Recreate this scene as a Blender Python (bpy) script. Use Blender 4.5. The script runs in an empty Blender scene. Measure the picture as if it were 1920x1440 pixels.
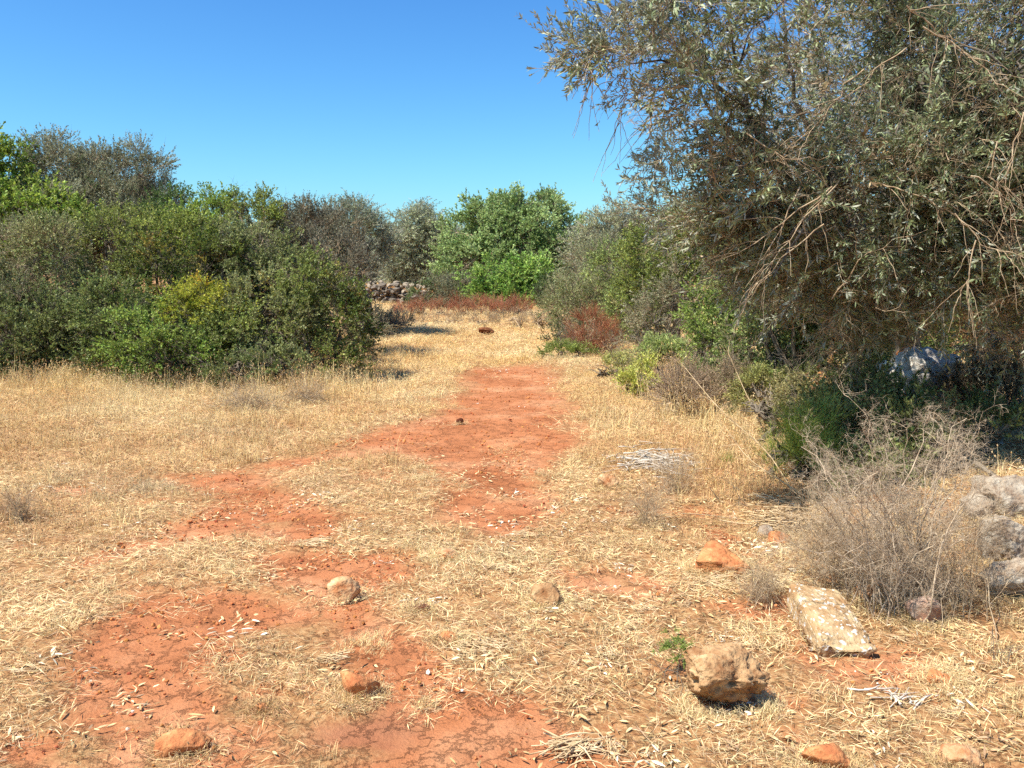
import bpy, bmesh, math
import numpy as np
from mathutils import Vector

R = math.radians
rng = np.random.default_rng(11)
scene = bpy.context.scene
COL = scene.collection

# ------------------------------------------------------------------ camera
CAM_H, PITCH, FPX = 1.6, 7.4, 1663.0
cam_data = bpy.data.cameras.new('camera')
cam_data.sensor_width = 36.0
cam_data.lens = 36.0 * FPX / 1920.0
cam_data.clip_start, cam_data.clip_end = 0.05, 9000.0
cam = bpy.data.objects.new('camera', cam_data)
cam.location = (0, 0, CAM_H)
cam.rotation_euler = (R(90 - PITCH), 0, 0)
COL.objects.link(cam)
scene.camera = cam

# ------------------------------------------------------------------ sky and sun
TO_SUN = Vector((-0.46, -0.26, 0.85)).normalized()
SUN_EL = math.asin(TO_SUN.z)
SUN_AZ = math.atan2(TO_SUN.x, TO_SUN.y)
world = bpy.data.worlds.new('World')
scene.world = world
world.use_nodes = True
wn, wl = world.node_tree.nodes, world.node_tree.links
wn.clear()
sky = wn.new('ShaderNodeTexSky')
sky.sky_type = 'NISHITA'
sky.sun_disc = False
sky.sun_elevation = SUN_EL
sky.sun_rotation = SUN_AZ
sky.altitude = 200
sky.air_density = 1.0
sky.dust_density = 1.0
sky.ozone_density = 3.0
sep = wn.new('ShaderNodeSeparateColor')
com = wn.new('ShaderNodeCombineColor')
wl.new(sky.outputs[0], sep.inputs[0])
for _i, (_g, _a) in enumerate(((1.55, 0.33), (1.4, 0.62), (1.0, 1.34))):      # the phone camera's rendering of a deep blue sky
    pw = wn.new('ShaderNodeMath'); pw.operation = 'POWER'; pw.inputs[1].default_value = _g
    ml = wn.new('ShaderNodeMath'); ml.operation = 'MULTIPLY'; ml.inputs[1].default_value = _a
    wl.new(sep.outputs[_i], pw.inputs[0]); wl.new(pw.outputs[0], ml.inputs[0]); wl.new(ml.outputs[0], com.inputs[_i])
bg = wn.new('ShaderNodeBackground')
bg.inputs['Strength'].default_value = 0.085
wo = wn.new('ShaderNodeOutputWorld')
wl.new(com.outputs[0], bg.inputs['Color'])
wl.new(bg.outputs[0], wo.inputs['Surface'])

sun_data = bpy.data.lights.new('sun', 'SUN')
sun_data.energy = 5.0
sun_data.angle = R(0.5)
sun_data.color = (1.0, 0.94, 0.85)
sun = bpy.data.objects.new('sun', sun_data)
sun.rotation_euler = TO_SUN.to_track_quat('Z', 'Y').to_euler()
sun.location = (-20, 0, 35)
COL.objects.link(sun)

vs = scene.view_settings
vs.view_transform = 'Standard'
vs.look = 'None'
vs.gamma = 1.0
vs.use_curve_mapping = False
vs.exposure = 0.82
scene.display_settings.display_device = 'sRGB'
cy = scene.cycles
cy.max_bounces = 6
cy.diffuse_bounces = 3
cy.glossy_bounces = 2
cy.transmission_bounces = 4
cy.transparent_max_bounces = 4
cy.caustics_reflective = False
cy.caustics_refractive = False
cy.use_denoising = False
cy.use_adaptive_sampling = True
cy.adaptive_threshold = 0.015

# ------------------------------------------------------------------ numeric helpers
def _hash(ix, iy, iz, seed):
    h = (ix * 374761393 + iy * 668265263 + iz * 2147483647 + seed * 974711) & 0xFFFFFFFF
    h = ((h ^ (h >> 13)) * 1274126177) & 0xFFFFFFFF
    h = ((h ^ (h >> 15)) * 2246822519) & 0xFFFFFFFF
    return ((h ^ (h >> 16)) & 0xFFFFFF) / float(0xFFFFFF)

def vnoise(p, seed=0):
    """value noise, 0..1, of an (N,3) or (N,2) array"""
    p = np.asarray(p, float)
    if p.shape[1] == 2:
        p = np.c_[p, np.zeros(len(p))]
    i = np.floor(p).astype(np.int64)
    f = p - i
    f = f * f * (3 - 2 * f)
    out = np.zeros(len(p))
    for dx in (0, 1):
        for dy in (0, 1):
            for dz in (0, 1):
                w = (f[:, 0] if dx else 1 - f[:, 0]) * (f[:, 1] if dy else 1 - f[:, 1]) * (f[:, 2] if dz else 1 - f[:, 2])
                out += w * _hash(i[:, 0] + dx, i[:, 1] + dy, i[:, 2] + dz, seed)
    return out

def fbm(p, octv=4, seed=0, gain=0.5):
    p = np.asarray(p, float)
    s, a, t = 0, 1.0, 0
    for k in range(octv):
        s = s + a * vnoise(p * (2.03 ** k) + 17.3 * k, seed + k)
        t += a
        a *= gain
    return s / t

def unit(v):
    return v / np.maximum(np.linalg.norm(v, axis=-1, keepdims=True), 1e-9)

def rdir(n, g=None):
    return unit((g or rng).normal(size=(n, 3)))

_p = R(PITCH)
def ray(px, py):
    x, v = (px - 960) / FPX, (py - 720) / FPX
    return np.array([x, math.cos(_p) - v * math.sin(_p), -math.sin(_p) - v * math.cos(_p)])

def GP(px, py):
    """the place on level ground that the photograph shows at a pixel"""
    d = ray(px, py)
    t = CAM_H / -d[2]
    return np.array([d[0] * t, d[1] * t])

def WP(px, py, Y):
    """the place at the distance Y that the photograph shows at a pixel"""
    d = ray(px, py)
    t = Y / d[1]
    return np.array([d[0] * t, Y, CAM_H + d[2] * t])

def px2m(px, Y):
    return px * Y / FPX * 1.005

def in_poly(P, poly):
    x, y = P[:, 0], P[:, 1]
    ins = np.zeros(len(P), bool)
    j = len(poly) - 1
    for i in range(len(poly)):
        xi, yi = poly[i]
        xj, yj = poly[j]
        c = ((yi > y) != (yj > y)) & (x < (xj - xi) * (y - yi) / (yj - yi + 1e-12) + xi)
        ins ^= c
        j = i
    return ins

def poly_dist(P, poly):
    d = np.full(len(P), 1e9)
    for i in range(len(poly)):
        a, b = np.array(poly[i]), np.array(poly[(i + 1) % len(poly)])
        ab = b - a
        t = np.clip(((P - a) @ ab) / (ab @ ab), 0, 1)
        d = np.minimum(d, np.linalg.norm(P - (a + t[:, None] * ab), axis=1))
    return np.where(in_poly(P, poly), d, -d)

# ------------------------------------------------------------------ bare earth, as laid out on the ground
SOIL = [
    [(905, 682), (1000, 684), (1040, 702), (1052, 760), (1075, 825), (1035, 868), (1000, 900), (1045, 930), (1030, 975),
     (965, 1008), (905, 1002), (830, 985), (835, 930), (808, 885), (735, 850), (650, 838), (690, 812), (790, 785), (850, 765), (868, 722)],
    [(340, 880), (475, 878), (545, 915), (600, 930), (615, 960), (640, 1005), (575, 1022), (450, 1000), (310, 1012), (160, 1072),
     (150, 1050), (260, 1005), (370, 965), (405, 935), (355, 905)],
    [(490, 1045), (640, 1032), (780, 1040), (795, 1078), (690, 1108), (700, 1150), (790, 1190), (850, 1250), (880, 1290), (980, 1300),
     (1060, 1350), (1125, 1395), (1160, 1500), (560, 1500), (700, 1400), (610, 1370), (700, 1330), (745, 1285), (650, 1225), (640, 1160), (590, 1120), (520, 1085)],
    [(250, 1112), (380, 1104), (500, 1120), (620, 1130), (600, 1160), (500, 1180), (430, 1215), (380, 1250), (410, 1300), (380, 1335),
     (520, 1370), (560, 1500), (110, 1500), (190, 1400), (135, 1330), (105, 1250), (140, 1200), (205, 1150)],
    [(1340, 1135), (1490, 1120), (1500, 1150), (1400, 1155)],
    [(1480, 1165), (1520, 1200), (1560, 1235), (1680, 1215), (1760, 1240), (1740, 1262), (1560, 1262), (1490, 1215)],
    [(600, 1360), (700, 1330), (800, 1345), (820, 1400), (600, 1400)],
    [(505, 868), (700, 845), (705, 853), (520, 884)],
]
SOILW = [[tuple(GP(*q)) for q in poly] for poly in SOIL]
STAIN = GP(690, 1355)
GATE = GP(930, 690)

def soil(P):
    """0 = dry grass and litter, 1 = bare red earth"""
    P = np.asarray(P, float)[:, :2]
    dist = np.hypot(P[:, 0], P[:, 1])
    amp = np.clip(dist * 0.028, 0.05, 0.32)
    w = np.c_[fbm(P * 2.4, 3, 5) - 0.5, fbm(P * 2.4, 3, 9) - 0.5] * 2
    w2 = np.c_[fbm(P * 9, 2, 15) - 0.5, fbm(P * 9, 2, 19) - 0.5] * 2
    Q = P + w * amp[:, None] * 0.9 + w2 * amp[:, None] * 0.45
    s = np.full(len(P), -9.0)
    for poly in SOILW:
        s = np.maximum(s, poly_dist(Q, poly))
    s = s / np.clip(dist * 0.016, 0.045, 0.2)
    s = np.clip(s * 0.42 + 0.58, 0, 1)
    # small bare spots inside the grass, litter tongues inside the earth
    n = fbm(P * 3.1, 4, 31)
    near = dist < 7.5
    s = np.where(near & (n > 0.66), np.maximum(s, (n - 0.66) * 9), s)
    m = fbm(P * 2.7, 4, 47)
    s = s * (1 - np.clip((m - 0.70) * 9, 0, 0.85) * near)
    return np.clip(s, 0, 1)

TERRACE = 39.0
def gz(P):
    P = np.asarray(P, float)[:, :2]
    d = np.hypot(P[:, 0], P[:, 1])
    big = (fbm(P * 0.35, 3, 3) - 0.5) * np.clip(d * 0.02, 0.05, 0.45)
    med = (fbm(P * 1.9, 3, 13) - 0.5) * 0.05
    tiny = (fbm(P * 14, 3, 23) - 0.5) * 0.016 * np.clip(1.5 - d / 12, 0, 1)
    z = big + med + tiny
    side = np.clip((P[:, 0] + 14) / 2.0, 0, 1) * np.clip((1.5 - P[:, 0]) / 3.0, 0, 1)
    step = np.clip((P[:, 1] - (TERRACE + 0.15)) / 0.25, 0, 1)
    ramp = np.clip((P[:, 1] - 33) / 14, 0, 1)
    z += 0.8 * (step * side + ramp * (1 - side))
    # bank rising to the right edge, under the rock outcrop
    z += 0.35 * np.clip((P[:, 0] - 1.9) / 2.0, 0, 1) * np.clip((P[:, 1] - 4.0) / 1.5, 0, 1) * np.clip((16 - P[:, 1]) / 6, 0, 1)
    return z
def gz1(x, y):
    return float(gz(np.array([[x, y]]))[0])

def ON(px, py):
    """ground point in 3-D hit by the ray through a pixel of the photograph, relief included"""
    d = ray(px, py)
    t = CAM_H / -d[2]
    for _ in range(8):
        t = (CAM_H - gz1(d[0] * t, d[1] * t)) / -d[2]
    return np.array([d[0] * t, d[1] * t, gz1(d[0] * t, d[1] * t)])

# ------------------------------------------------------------------ mesh helpers
def mesh(name, verts, faces, mats=(), midx=None, smooth=False):
    """faces: list of (M,k) index arrays"""
    me = bpy.data.meshes.new(name)
    verts = np.asarray(verts, np.float32)
    me.vertices.add(len(verts))
    me.vertices.foreach_set('co', verts.ravel())
    faces = [np.asarray(f, np.int32) for f in faces if len(f)]
    if faces:
        loops = np.concatenate([f.ravel() for f in faces])
        tot = np.concatenate([np.full(len(f), f.shape[1]) for f in faces]).astype(np.int32)
        st = np.r_[0, np.cumsum(tot)[:-1]].astype(np.int32)
        me.loops.add(len(loops))
        me.loops.foreach_set('vertex_index', loops)
        me.polygons.add(len(tot))
        me.polygons.foreach_set('loop_start', st)
        if midx is not None:
            me.polygons.foreach_set('material_index', np.concatenate([np.full(len(f), m) for f, m in zip(faces, midx)]).astype(np.int32))
        me.polygons.foreach_set('use_smooth', np.full(len(tot), smooth))
    for m in mats:
        me.materials.append(m)
    me.update(calc_edges=True)
    return me

class Build:
    def __init__(s):
        s.v, s.f, s.m, s.n = [], [], [], 0
    def add(s, verts, faces, mat=0):
        verts = np.asarray(verts, float).reshape(-1, 3)
        s.v.append(verts)
        s.f.append(np.asarray(faces, int) + s.n)
        s.m.append(mat)
        s.n += len(verts)
    def tubes(s, pts, rad, k=5, mat=0, cap=False):
        """pts (M,n,3), rad (M,n): M tapered tubes"""
        pts = np.asarray(pts, float)
        rad = np.asarray(rad, float)
        M, n, _ = pts.shape
        t = unit(np.gradient(pts, axis=1))
        ref = np.where(np.abs(t[:, :1, 2:3]) > 0.8, np.array([[[1.0, 0, 0]]]), np.array([[[0, 0, 1.0]]]))
        ref = np.broadcast_to(ref, t.shape)
        a = unit(np.cross(t, ref) + 1e-9)
        b = np.cross(t, a)
        ang = np.arange(k) * 2 * math.pi / k
        ring = a[:, :, None] * np.cos(ang)[None, None, :, None] + b[:, :, None] * np.sin(ang)[None, None, :, None]
        V = pts[:, :, None] + ring * rad[:, :, None, None]
        base = (np.arange(M) * n * k)[:, None, None] + (np.arange(n - 1) * k)[None, :, None] + np.arange(k)[None, None, :]
        nx = (np.arange(M) * n * k)[:, None, None] + (np.arange(n - 1) * k)[None, :, None] + ((np.arange(k) + 1) % k)[None, None, :]
        F = np.stack([base, nx, nx + k, base + k], -1).reshape(-1, 4)
        s.add(V.reshape(-1, 3), F, mat)
    def leaves(s, p, d, nrm, L, W, mat=0, bend=0.0, detail=False):
        """lanceolate leaves at p, along d, facing nrm"""
        p, d = np.asarray(p, float), unit(np.asarray(d, float))
        side = unit(np.cross(d, nrm) + 1e-6)
        up = np.cross(side, d)
        L = np.broadcast_to(np.asarray(L, float), (len(p),))[:, None]
        W = np.broadcast_to(np.asarray(W, float), (len(p),))[:, None]
        if detail:
            V = np.stack([p, p + d * L * .33 + side * W * .5 + up * W * .18, p + d * L * .33 - side * W * .5 + up * W * .18,
                          p + d * L * .7 + side * W * .4 - up * bend * L * .4 + up * W * .12, p + d * L * .7 - side * W * .4 - up * bend * L * .4 + up * W * .12,
                          p + d * L - up * bend * L], 1)
            b = (np.arange(len(p)) * 6)[:, None]
            s.add(V, b + np.array([[0, 1, 2]]), mat)
            n0 = s.n - len(p) * 6
            s.f.append(b + np.array([[1, 3, 4, 2]]) + n0); s.m.append(mat)
            s.f.append(b + np.array([[3, 5, 4]]) + n0); s.m.append(mat)
        else:
            V = np.stack([p, p + d * L * .45 + side * W * .5 + up * W * .15, p + d * L - up * bend * L, p + d * L * .45 - side * W * .5 + up * W * .15], 1)
            b = (np.arange(len(p)) * 4)[:, None]
            s.add(V, b + np.array([[0, 1, 2, 3]]), mat)
    def blades(s, p, d, L, W, bend, mat=0, seg=2):
        """grass blades that arch outward: d horizontal lean direction"""
        n = len(p)
        t = np.linspace(0, 1, seg + 1)
        up = np.array([0, 0, 1.0])
        side = unit(np.cross(d, up) + 1e-6)
        V = []
        for k, tt in enumerate(t):
            c = p + up * (L * (tt - bend * tt * tt * 0.6))[:, None] + d * (L * bend * tt * tt)[:, None]
            w = (W * (1 - 0.85 * tt) * 0.5)[:, None]
            V += [c - side * w, c + side * w]
        V = np.stack(V, 1)
        b = (np.arange(n) * 2 * (seg + 1))[:, None]
        F = np.concatenate([b + np.array([[2 * k, 2 * k + 1, 2 * k + 3, 2 * k + 2]]) for k in range(seg)])
        s.add(V, F, mat)
    def mesh(s, name, mats, smooth=False):
        return mesh(name, np.concatenate(s.v), s.f, mats, s.m, smooth)

def link(name, data, parent=None, kind=None, label=None, cat=None, group=None, loc=None):
    o = bpy.data.objects.new(name, data)
    COL.objects.link(o)
    if parent is not None:
        o.parent = parent
    if loc is not None:
        o.location = tuple(float(c) for c in loc)
    for k, v in (('kind', kind), ('label', label), ('category', cat), ('group', group)):
        if v:
            o[k] = v
    return o

# ------------------------------------------------------------------ materials
def nt(name):
    m = bpy.data.materials.new(name)
    m.use_nodes = True
    n, l = m.node_tree.nodes, m.node_tree.links
    n.clear()
    return m, n, l

def N(n, typ, **kw):
    x = n.new(typ)
    for k, v in kw.items():
        setattr(x, k, v)
    return x

def leaf_material(name, rough=0.55, under=None, transl=0.25, spread=0.35, spec=0.35):
    """colour comes from the plant (instancer attribute tcol) and varies leaf by leaf"""
    m, n, l = nt(name)
    at = N(n, 'ShaderNodeAttribute', attribute_type='INSTANCER', attribute_name='tcol')
    ge = N(n, 'ShaderNodeNewGeometry')
    mr = N(n, 'ShaderNodeMapRange')
    mr.inputs['To Min'].default_value = 1 - spread
    mr.inputs['To Max'].default_value = 1 + spread * 1.25
    l.new(ge.outputs['Random Per Island'], mr.inputs['Value'])
    mul = N(n, 'ShaderNodeVectorMath', operation='SCALE')
    l.new(at.outputs['Color'], mul.inputs[0])
    l.new(mr.outputs[0], mul.inputs['Scale'])
    hsv = N(n, 'ShaderNodeHueSaturation')
    m2 = N(n, 'ShaderNodeMath', operation='MULTIPLY_ADD')
    m3 = N(n, 'ShaderNodeMath', operation='FRACT')
    m4 = N(n, 'ShaderNodeMath', operation='MULTIPLY')
    m4.inputs[1].default_value = 37.7
    l.new(ge.outputs['Random Per Island'], m4.inputs[0])
    l.new(m4.outputs[0], m3.inputs[0])
    l.new(m3.outputs[0], m2.inputs[0])
    m2.inputs[1].default_value = 0.05
    m2.inputs[2].default_value = 0.475
    l.new(m2.outputs[0], hsv.inputs['Hue'])
    l.new(mul.outputs[0], hsv.inputs['Color'])
    col = hsv.outputs[0]
    if under:
        mx = N(n, 'ShaderNodeMix', data_type='RGBA')
        l.new(ge.outputs['Backfacing'], mx.inputs[0])
        l.new(col, mx.inputs[6])
        mx.inputs[7].default_value = (*under, 1)
        col = mx.outputs[2]
    b = N(n, 'ShaderNodeBsdfPrincipled')
    b.inputs['Roughness'].default_value = rough
    b.inputs['Specular IOR Level'].default_value = spec
    l.new(col, b.inputs['Base Color'])
    t = N(n, 'ShaderNodeBsdfTranslucent')
    l.new(col, t.inputs['Color'])
    ms = N(n, 'ShaderNodeMixShader')
    ms.inputs[0].default_value = transl
    l.new(b.outputs[0], ms.inputs[1])
    l.new(t.outputs[0], ms.inputs[2])
    o = N(n, 'ShaderNodeOutputMaterial')
    l.new(ms.outputs[0], o.inputs[0])
    return m

def bark_material(name, c1, c2, scale=14.0, rough=0.9):
    m, n, l = nt(name)
    tc = N(n, 'ShaderNodeTexCoord')
    no = N(n, 'ShaderNodeTexNoise')
    no.inputs['Scale'].default_value = scale
    no.inputs['Detail'].default_value = 5
    l.new(tc.outputs['Object'], no.inputs['Vector'])
    cr = N(n, 'ShaderNodeValToRGB')
    cr.color_ramp.elements[0].position = 0.35
    cr.color_ramp.elements[1].position = 0.7
    cr.color_ramp.elements[0].color = (*c1, 1)
    cr.color_ramp.elements[1].color = (*c2, 1)
    l.new(no.outputs[0], cr.inputs[0])
    b = N(n, 'ShaderNodeBsdfPrincipled')
    b.inputs['Roughness'].default_value = rough
    b.inputs['Specular IOR Level'].default_value = 0.2
    l.new(cr.outputs[0], b.inputs['Base Color'])
    bp = N(n, 'ShaderNodeBump')
    bp.inputs['Strength'].default_value = 0.6
    bp.inputs['Distance'].default_value = 0.02
    l.new(no.outputs[0], bp.inputs['Height'])
    l.new(bp.outputs[0], b.inputs['Normal'])
    o = N(n, 'ShaderNodeOutputMaterial')
    l.new(b.outputs[0], o.inputs[0])
    return m

def rock_material(name, base, stain, pale=None, lichen=0.0, scale=9.0):
    m, n, l = nt(name)
    tc = N(n, 'ShaderNodeTexCoord')
    no = N(n, 'ShaderNodeTexNoise'); no.inputs['Scale'].default_value = scale * 1.6; no.inputs['Detail'].default_value = 8; no.inputs['Roughness'].default_value = 0.65
    l.new(tc.outputs['Object'], no.inputs['Vector'])
    cr = N(n, 'ShaderNodeValToRGB')
    cr.color_ramp.elements[0].position = 0.38
    cr.color_ramp.elements[0].color = (*stain, 1)
    cr.color_ramp.elements[1].position = 0.58
    cr.color_ramp.elements[1].color = (*base, 1)
    if pale:
        e = cr.color_ramp.elements.new(0.72)
        e.color = (*pale, 1)
    l.new(no.outputs[0], cr.inputs[0])
    col = cr.outputs[0]
    if lichen > 0:
        vo = N(n, 'ShaderNodeTexNoise'); vo.inputs['Scale'].default_value = 42; vo.inputs['Detail'].default_value = 4; vo.inputs['Roughness'].default_value = 0.5
        l.new(tc.outputs['Object'], vo.inputs['Vector'])
        r2 = N(n, 'ShaderNodeValToRGB')
        r2.color_ramp.elements[0].position = 0.64 - lichen * 0.2
        r2.color_ramp.elements[0].color = (0, 0, 0, 1)
        r2.color_ramp.elements[1].position = 0.66 - lichen * 0.2
        r2.color_ramp.elements[1].color = (1, 1, 1, 1)
        l.new(vo.outputs[0], r2.inputs[0])
        mx = N(n, 'ShaderNodeMix', data_type='RGBA')
        l.new(r2.outputs[0], mx.inputs[0])
        l.new(col, mx.inputs[6])
        mx.inputs[7].default_value = (0.62, 0.58, 0.50, 1)
        col = mx.outputs[2]
    no2 = N(n, 'ShaderNodeTexNoise'); no2.inputs['Scale'].default_value = scale * 6; no2.inputs['Detail'].default_value = 6
    l.new(tc.outputs['Object'], no2.inputs['Vector'])
    bp = N(n, 'ShaderNodeBump'); bp.inputs['Strength'].default_value = 1.0; bp.inputs['Distance'].default_value = 0.014
    l.new(no2.outputs[0], bp.inputs['Height'])
    b = N(n, 'ShaderNodeBsdfPrincipled')
    b.inputs['Roughness'].default_value = 0.92
    b.inputs['Specular IOR Level'].default_value = 0.15
    l.new(col, b.inputs['Base Color'])
    l.new(bp.outputs[0], b.inputs['Normal'])
    o = N(n, 'ShaderNodeOutputMaterial')
    l.new(b.outputs[0], o.inputs[0])
    return m

def ground_material():
    m, n, l = nt('red_earth_and_thatch')
    tc = N(n, 'ShaderNodeTexCoord')
    at = N(n, 'ShaderNodeAttribute', attribute_name='bare')
    def noise(scale, detail=6, rough=0.6):
        x = N(n, 'ShaderNodeTexNoise')
        x.inputs['Scale'].default_value = scale
        x.inputs['Detail'].default_value = detail
        x.inputs['Roughness'].default_value = rough
        l.new(tc.outputs['Object'], x.inputs['Vector'])
        return x
    def ramp(src, stops):
        r = N(n, 'ShaderNodeValToRGB')
        e = r.color_ramp.elements
        e[0].position, e[0].color = stops[0][0], (*stops[0][1], 1)
        e[1].position, e[1].color = stops[-1][0], (*stops[-1][1], 1)
        for p_, c_ in stops[1:-1]:
            x = e.new(p_); x.color = (*c_, 1)
        l.new(src, r.inputs[0])
        return r
    n1, n2, n3 = noise(1.3, 5), noise(9, 8, 0.7), noise(70, 5, 0.6)
    so = ramp(n1.outputs[0], [(0.3, (0.30, 0.108, 0.042)), (0.5, (0.395, 0.152, 0.064)), (0.66, (0.47, 0.225, 0.11))])
    so2 = ramp(n2.outputs[0], [(0.3, (0.74, 0.68, 0.66)), (0.48, (1, 1, 1)), (0.75, (1.14, 1.2, 1.25))])
    mu = N(n, 'ShaderNodeMix', data_type='RGBA', blend_type='MULTIPLY'); mu.inputs[0].default_value = 0.8
    l.new(so.outputs[0], mu.inputs[6]); l.new(so2.outputs[0], mu.inputs[7])
    # a damp maroon stain beside the wedge rock
    geo = N(n, 'ShaderNodeVectorMath', operation='DISTANCE')
    l.new(tc.outputs['Object'], geo.inputs[0])
    geo.inputs[1].default_value = (float(STAIN[0]), float(STAIN[1]), 0)
    ad = N(n, 'ShaderNodeMath', operation='MULTIPLY_ADD'); l.new(n2.outputs[0], ad.inputs[0]); ad.inputs[1].default_value = -0.30
    l.new(geo.outputs['Value'], ad.inputs[2])
    mr = N(n, 'ShaderNodeMapRange'); mr.inputs['From Min'].default_value = 0.10; mr.inputs['From Max'].default_value = -0.06
    mr.inputs['To Max'].default_value = 0.5
    l.new(ad.outputs[0], mr.inputs['Value'])
    st = N(n, 'ShaderNodeMix', data_type='RGBA'); l.new(mr.outputs[0], st.inputs[0])
    l.new(mu.outputs[2], st.inputs[6]); st.inputs[7].default_value = (0.19, 0.065, 0.035, 1)
    # thatch under the grass
    n4 = noise(38, 6, 0.75)
    th = ramp(n4.outputs[0], [(0.32, (0.20, 0.085, 0.036)), (0.5, (0.34, 0.18, 0.075)), (0.68, (0.50, 0.33, 0.16))])
    mx = N(n, 'ShaderNodeMix', data_type='RGBA')
    ma = N(n, 'ShaderNodeMath', operation='MULTIPLY_ADD'); l.new(n2.outputs[0], ma.inputs[0]); ma.inputs[1].default_value = 0.6; ma.inputs[2].default_value = -0.3
    mb = N(n, 'ShaderNodeMath', operation='ADD', use_clamp=True); l.new(at.outputs['Fac'], mb.inputs[0]); l.new(ma.outputs[0], mb.inputs[1])
    l.new(mb.outputs[0], mx.inputs[0]); l.new(th.outputs[0], mx.inputs[6]); l.new(st.outputs[2], mx.inputs[7])
    b = N(n, 'ShaderNodeBsdfPrincipled')
    b.inputs['Roughness'].default_value = 0.95
    b.inputs['Specular IOR Level'].default_value = 0.1
    l.new(mx.outputs[2], b.inputs['Base Color'])
    # cracks and crumbs
    vo = N(n, 'ShaderNodeTexVoronoi', feature='DISTANCE_TO_EDGE'); vo.inputs['Scale'].default_value = 5.5
    nv = N(n, 'ShaderNodeVectorMath', operation='MULTIPLY_ADD')
    l.new(n2.outputs['Color'], nv.inputs[0]); nv.inputs[1].default_value = (0.35, 0.35, 0.35); l.new(tc.outputs['Object'], nv.inputs[2])
    l.new(nv.outputs[0], vo.inputs['Vector'])
    cr = N(n, 'ShaderNodeMapRange'); cr.inputs['From Max'].default_value = 0.035; l.new(vo.outputs['Distance'], cr.inputs['Value'])
    cr.inputs['To Min'].default_value = -0.28; cr.inputs['To Max'].default_value = 0.0
    h1 = N(n, 'ShaderNodeMath', operation='MULTIPLY_ADD'); l.new(n2.outputs[0], h1.inputs[0]); h1.inputs[1].default_value = 1.2; l.new(cr.outputs[0], h1.inputs[2])
    h2 = N(n, 'ShaderNodeMath', operation='MULTIPLY_ADD'); l.new(n3.outputs[0], h2.inputs[0]); h2.inputs[1].default_value = 0.55; l.new(h1.outputs[0], h2.inputs[2])
    bp = N(n, 'ShaderNodeBump'); bp.inputs['Strength'].default_value = 0.9; bp.inputs['Distance'].default_value = 0.016
    l.new(h2.outputs[0], bp.inputs['Height']); l.new(bp.outputs[0], b.inputs['Normal'])
    o = N(n, 'ShaderNodeOutputMaterial'); l.new(b.outputs[0], o.inputs[0])
    return m

M_LEAF = leaf_material('shrub_leaf', 0.5, None, 0.36, 0.5, 0.35)
M_OLIVE = leaf_material('olive_leaf', 0.5, (0.33, 0.34, 0.25), 0.18, 0.45, 0.55)
M_STRAW = leaf_material('dry_straw', 0.75, None, 0.25, 0.5, 0.25)
M_LITTER = leaf_material('dead_leaf', 0.7, (0.50, 0.40, 0.27), 0.12, 0.55, 0.2)
M_RUST = leaf_material('rust_seed', 0.85, None, 0.15, 0.35, 0.1)
M_CLOD = leaf_material('earth_clod', 0.95, None, 0.0, 0.3, 0.05)
M_TWIG = bark_material('grey_twig', (0.10, 0.075, 0.05), (0.24, 0.20, 0.15), 20)
M_DEAD = bark_material('dead_twig', (0.26, 0.175, 0.10), (0.54, 0.42, 0.27), 25)
M_THORN = bark_material('thorn_stem', (0.30, 0.21, 0.13), (0.62, 0.50, 0.35), 25)
M_BARK = bark_material('olive_bark', (0.055, 0.045, 0.035), (0.20, 0.17, 0.13), 9)
M_WHITE = bark_material('bleached_twig', (0.42, 0.35, 0.27), (0.72, 0.65, 0.55), 12)
M_STALK = bark_material('straw_stalk', (0.45, 0.30, 0.15), (0.72, 0.56, 0.34), 20)
M_GROUND = ground_material()
R_TAN = rock_material('tan_limestone', (0.55, 0.36, 0.19), (0.40, 0.17, 0.07), (0.70, 0.55, 0.36))
R_ORANGE = rock_material('orange_limestone', (0.52, 0.24, 0.095), (0.38, 0.13, 0.05), (0.62, 0.36, 0.18))
R_PALE = rock_material('pale_topped_rock', (0.44, 0.275, 0.135), (0.24, 0.11, 0.045), (0.60, 0.45, 0.27), 0.0)
R_SLAB = rock_material('lichened_slab', (0.46, 0.33, 0.18), (0.32, 0.18, 0.08), (0.52, 0.41, 0.25), 0.24)
R_GREY = rock_material('grey_rock', (0.38, 0.32, 0.24), (0.25, 0.17, 0.11), (0.48, 0.42, 0.33), 0.0)
R_BOULDER = rock_material('pale_grey_boulder', (0.56, 0.52, 0.44), (0.30, 0.25, 0.19), (0.72, 0.69, 0.62), 0.12)
R_PINK = rock_material('greyish_pink_rock', (0.42, 0.30, 0.22), (0.30, 0.15, 0.09), (0.52, 0.45, 0.38))
R_RED = rock_material('red_clod_and_hole', (0.16, 0.05, 0.025), (0.10, 0.03, 0.015), (0.20, 0.07, 0.035))
R_LOG = rock_material('rusty_log', (0.22, 0.08, 0.03), (0.10, 0.04, 0.02), (0.40, 0.24, 0.14))
R_WALL = [rock_material('wall_stone', (0.22, 0.185, 0.14), (0.12, 0.09, 0.07), (0.36, 0.32, 0.26), 0.0),
          rock_material('wall_stone_pale', (0.38, 0.33, 0.25), (0.24, 0.16, 0.10), (0.50, 0.45, 0.36), 0.0)]

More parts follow.
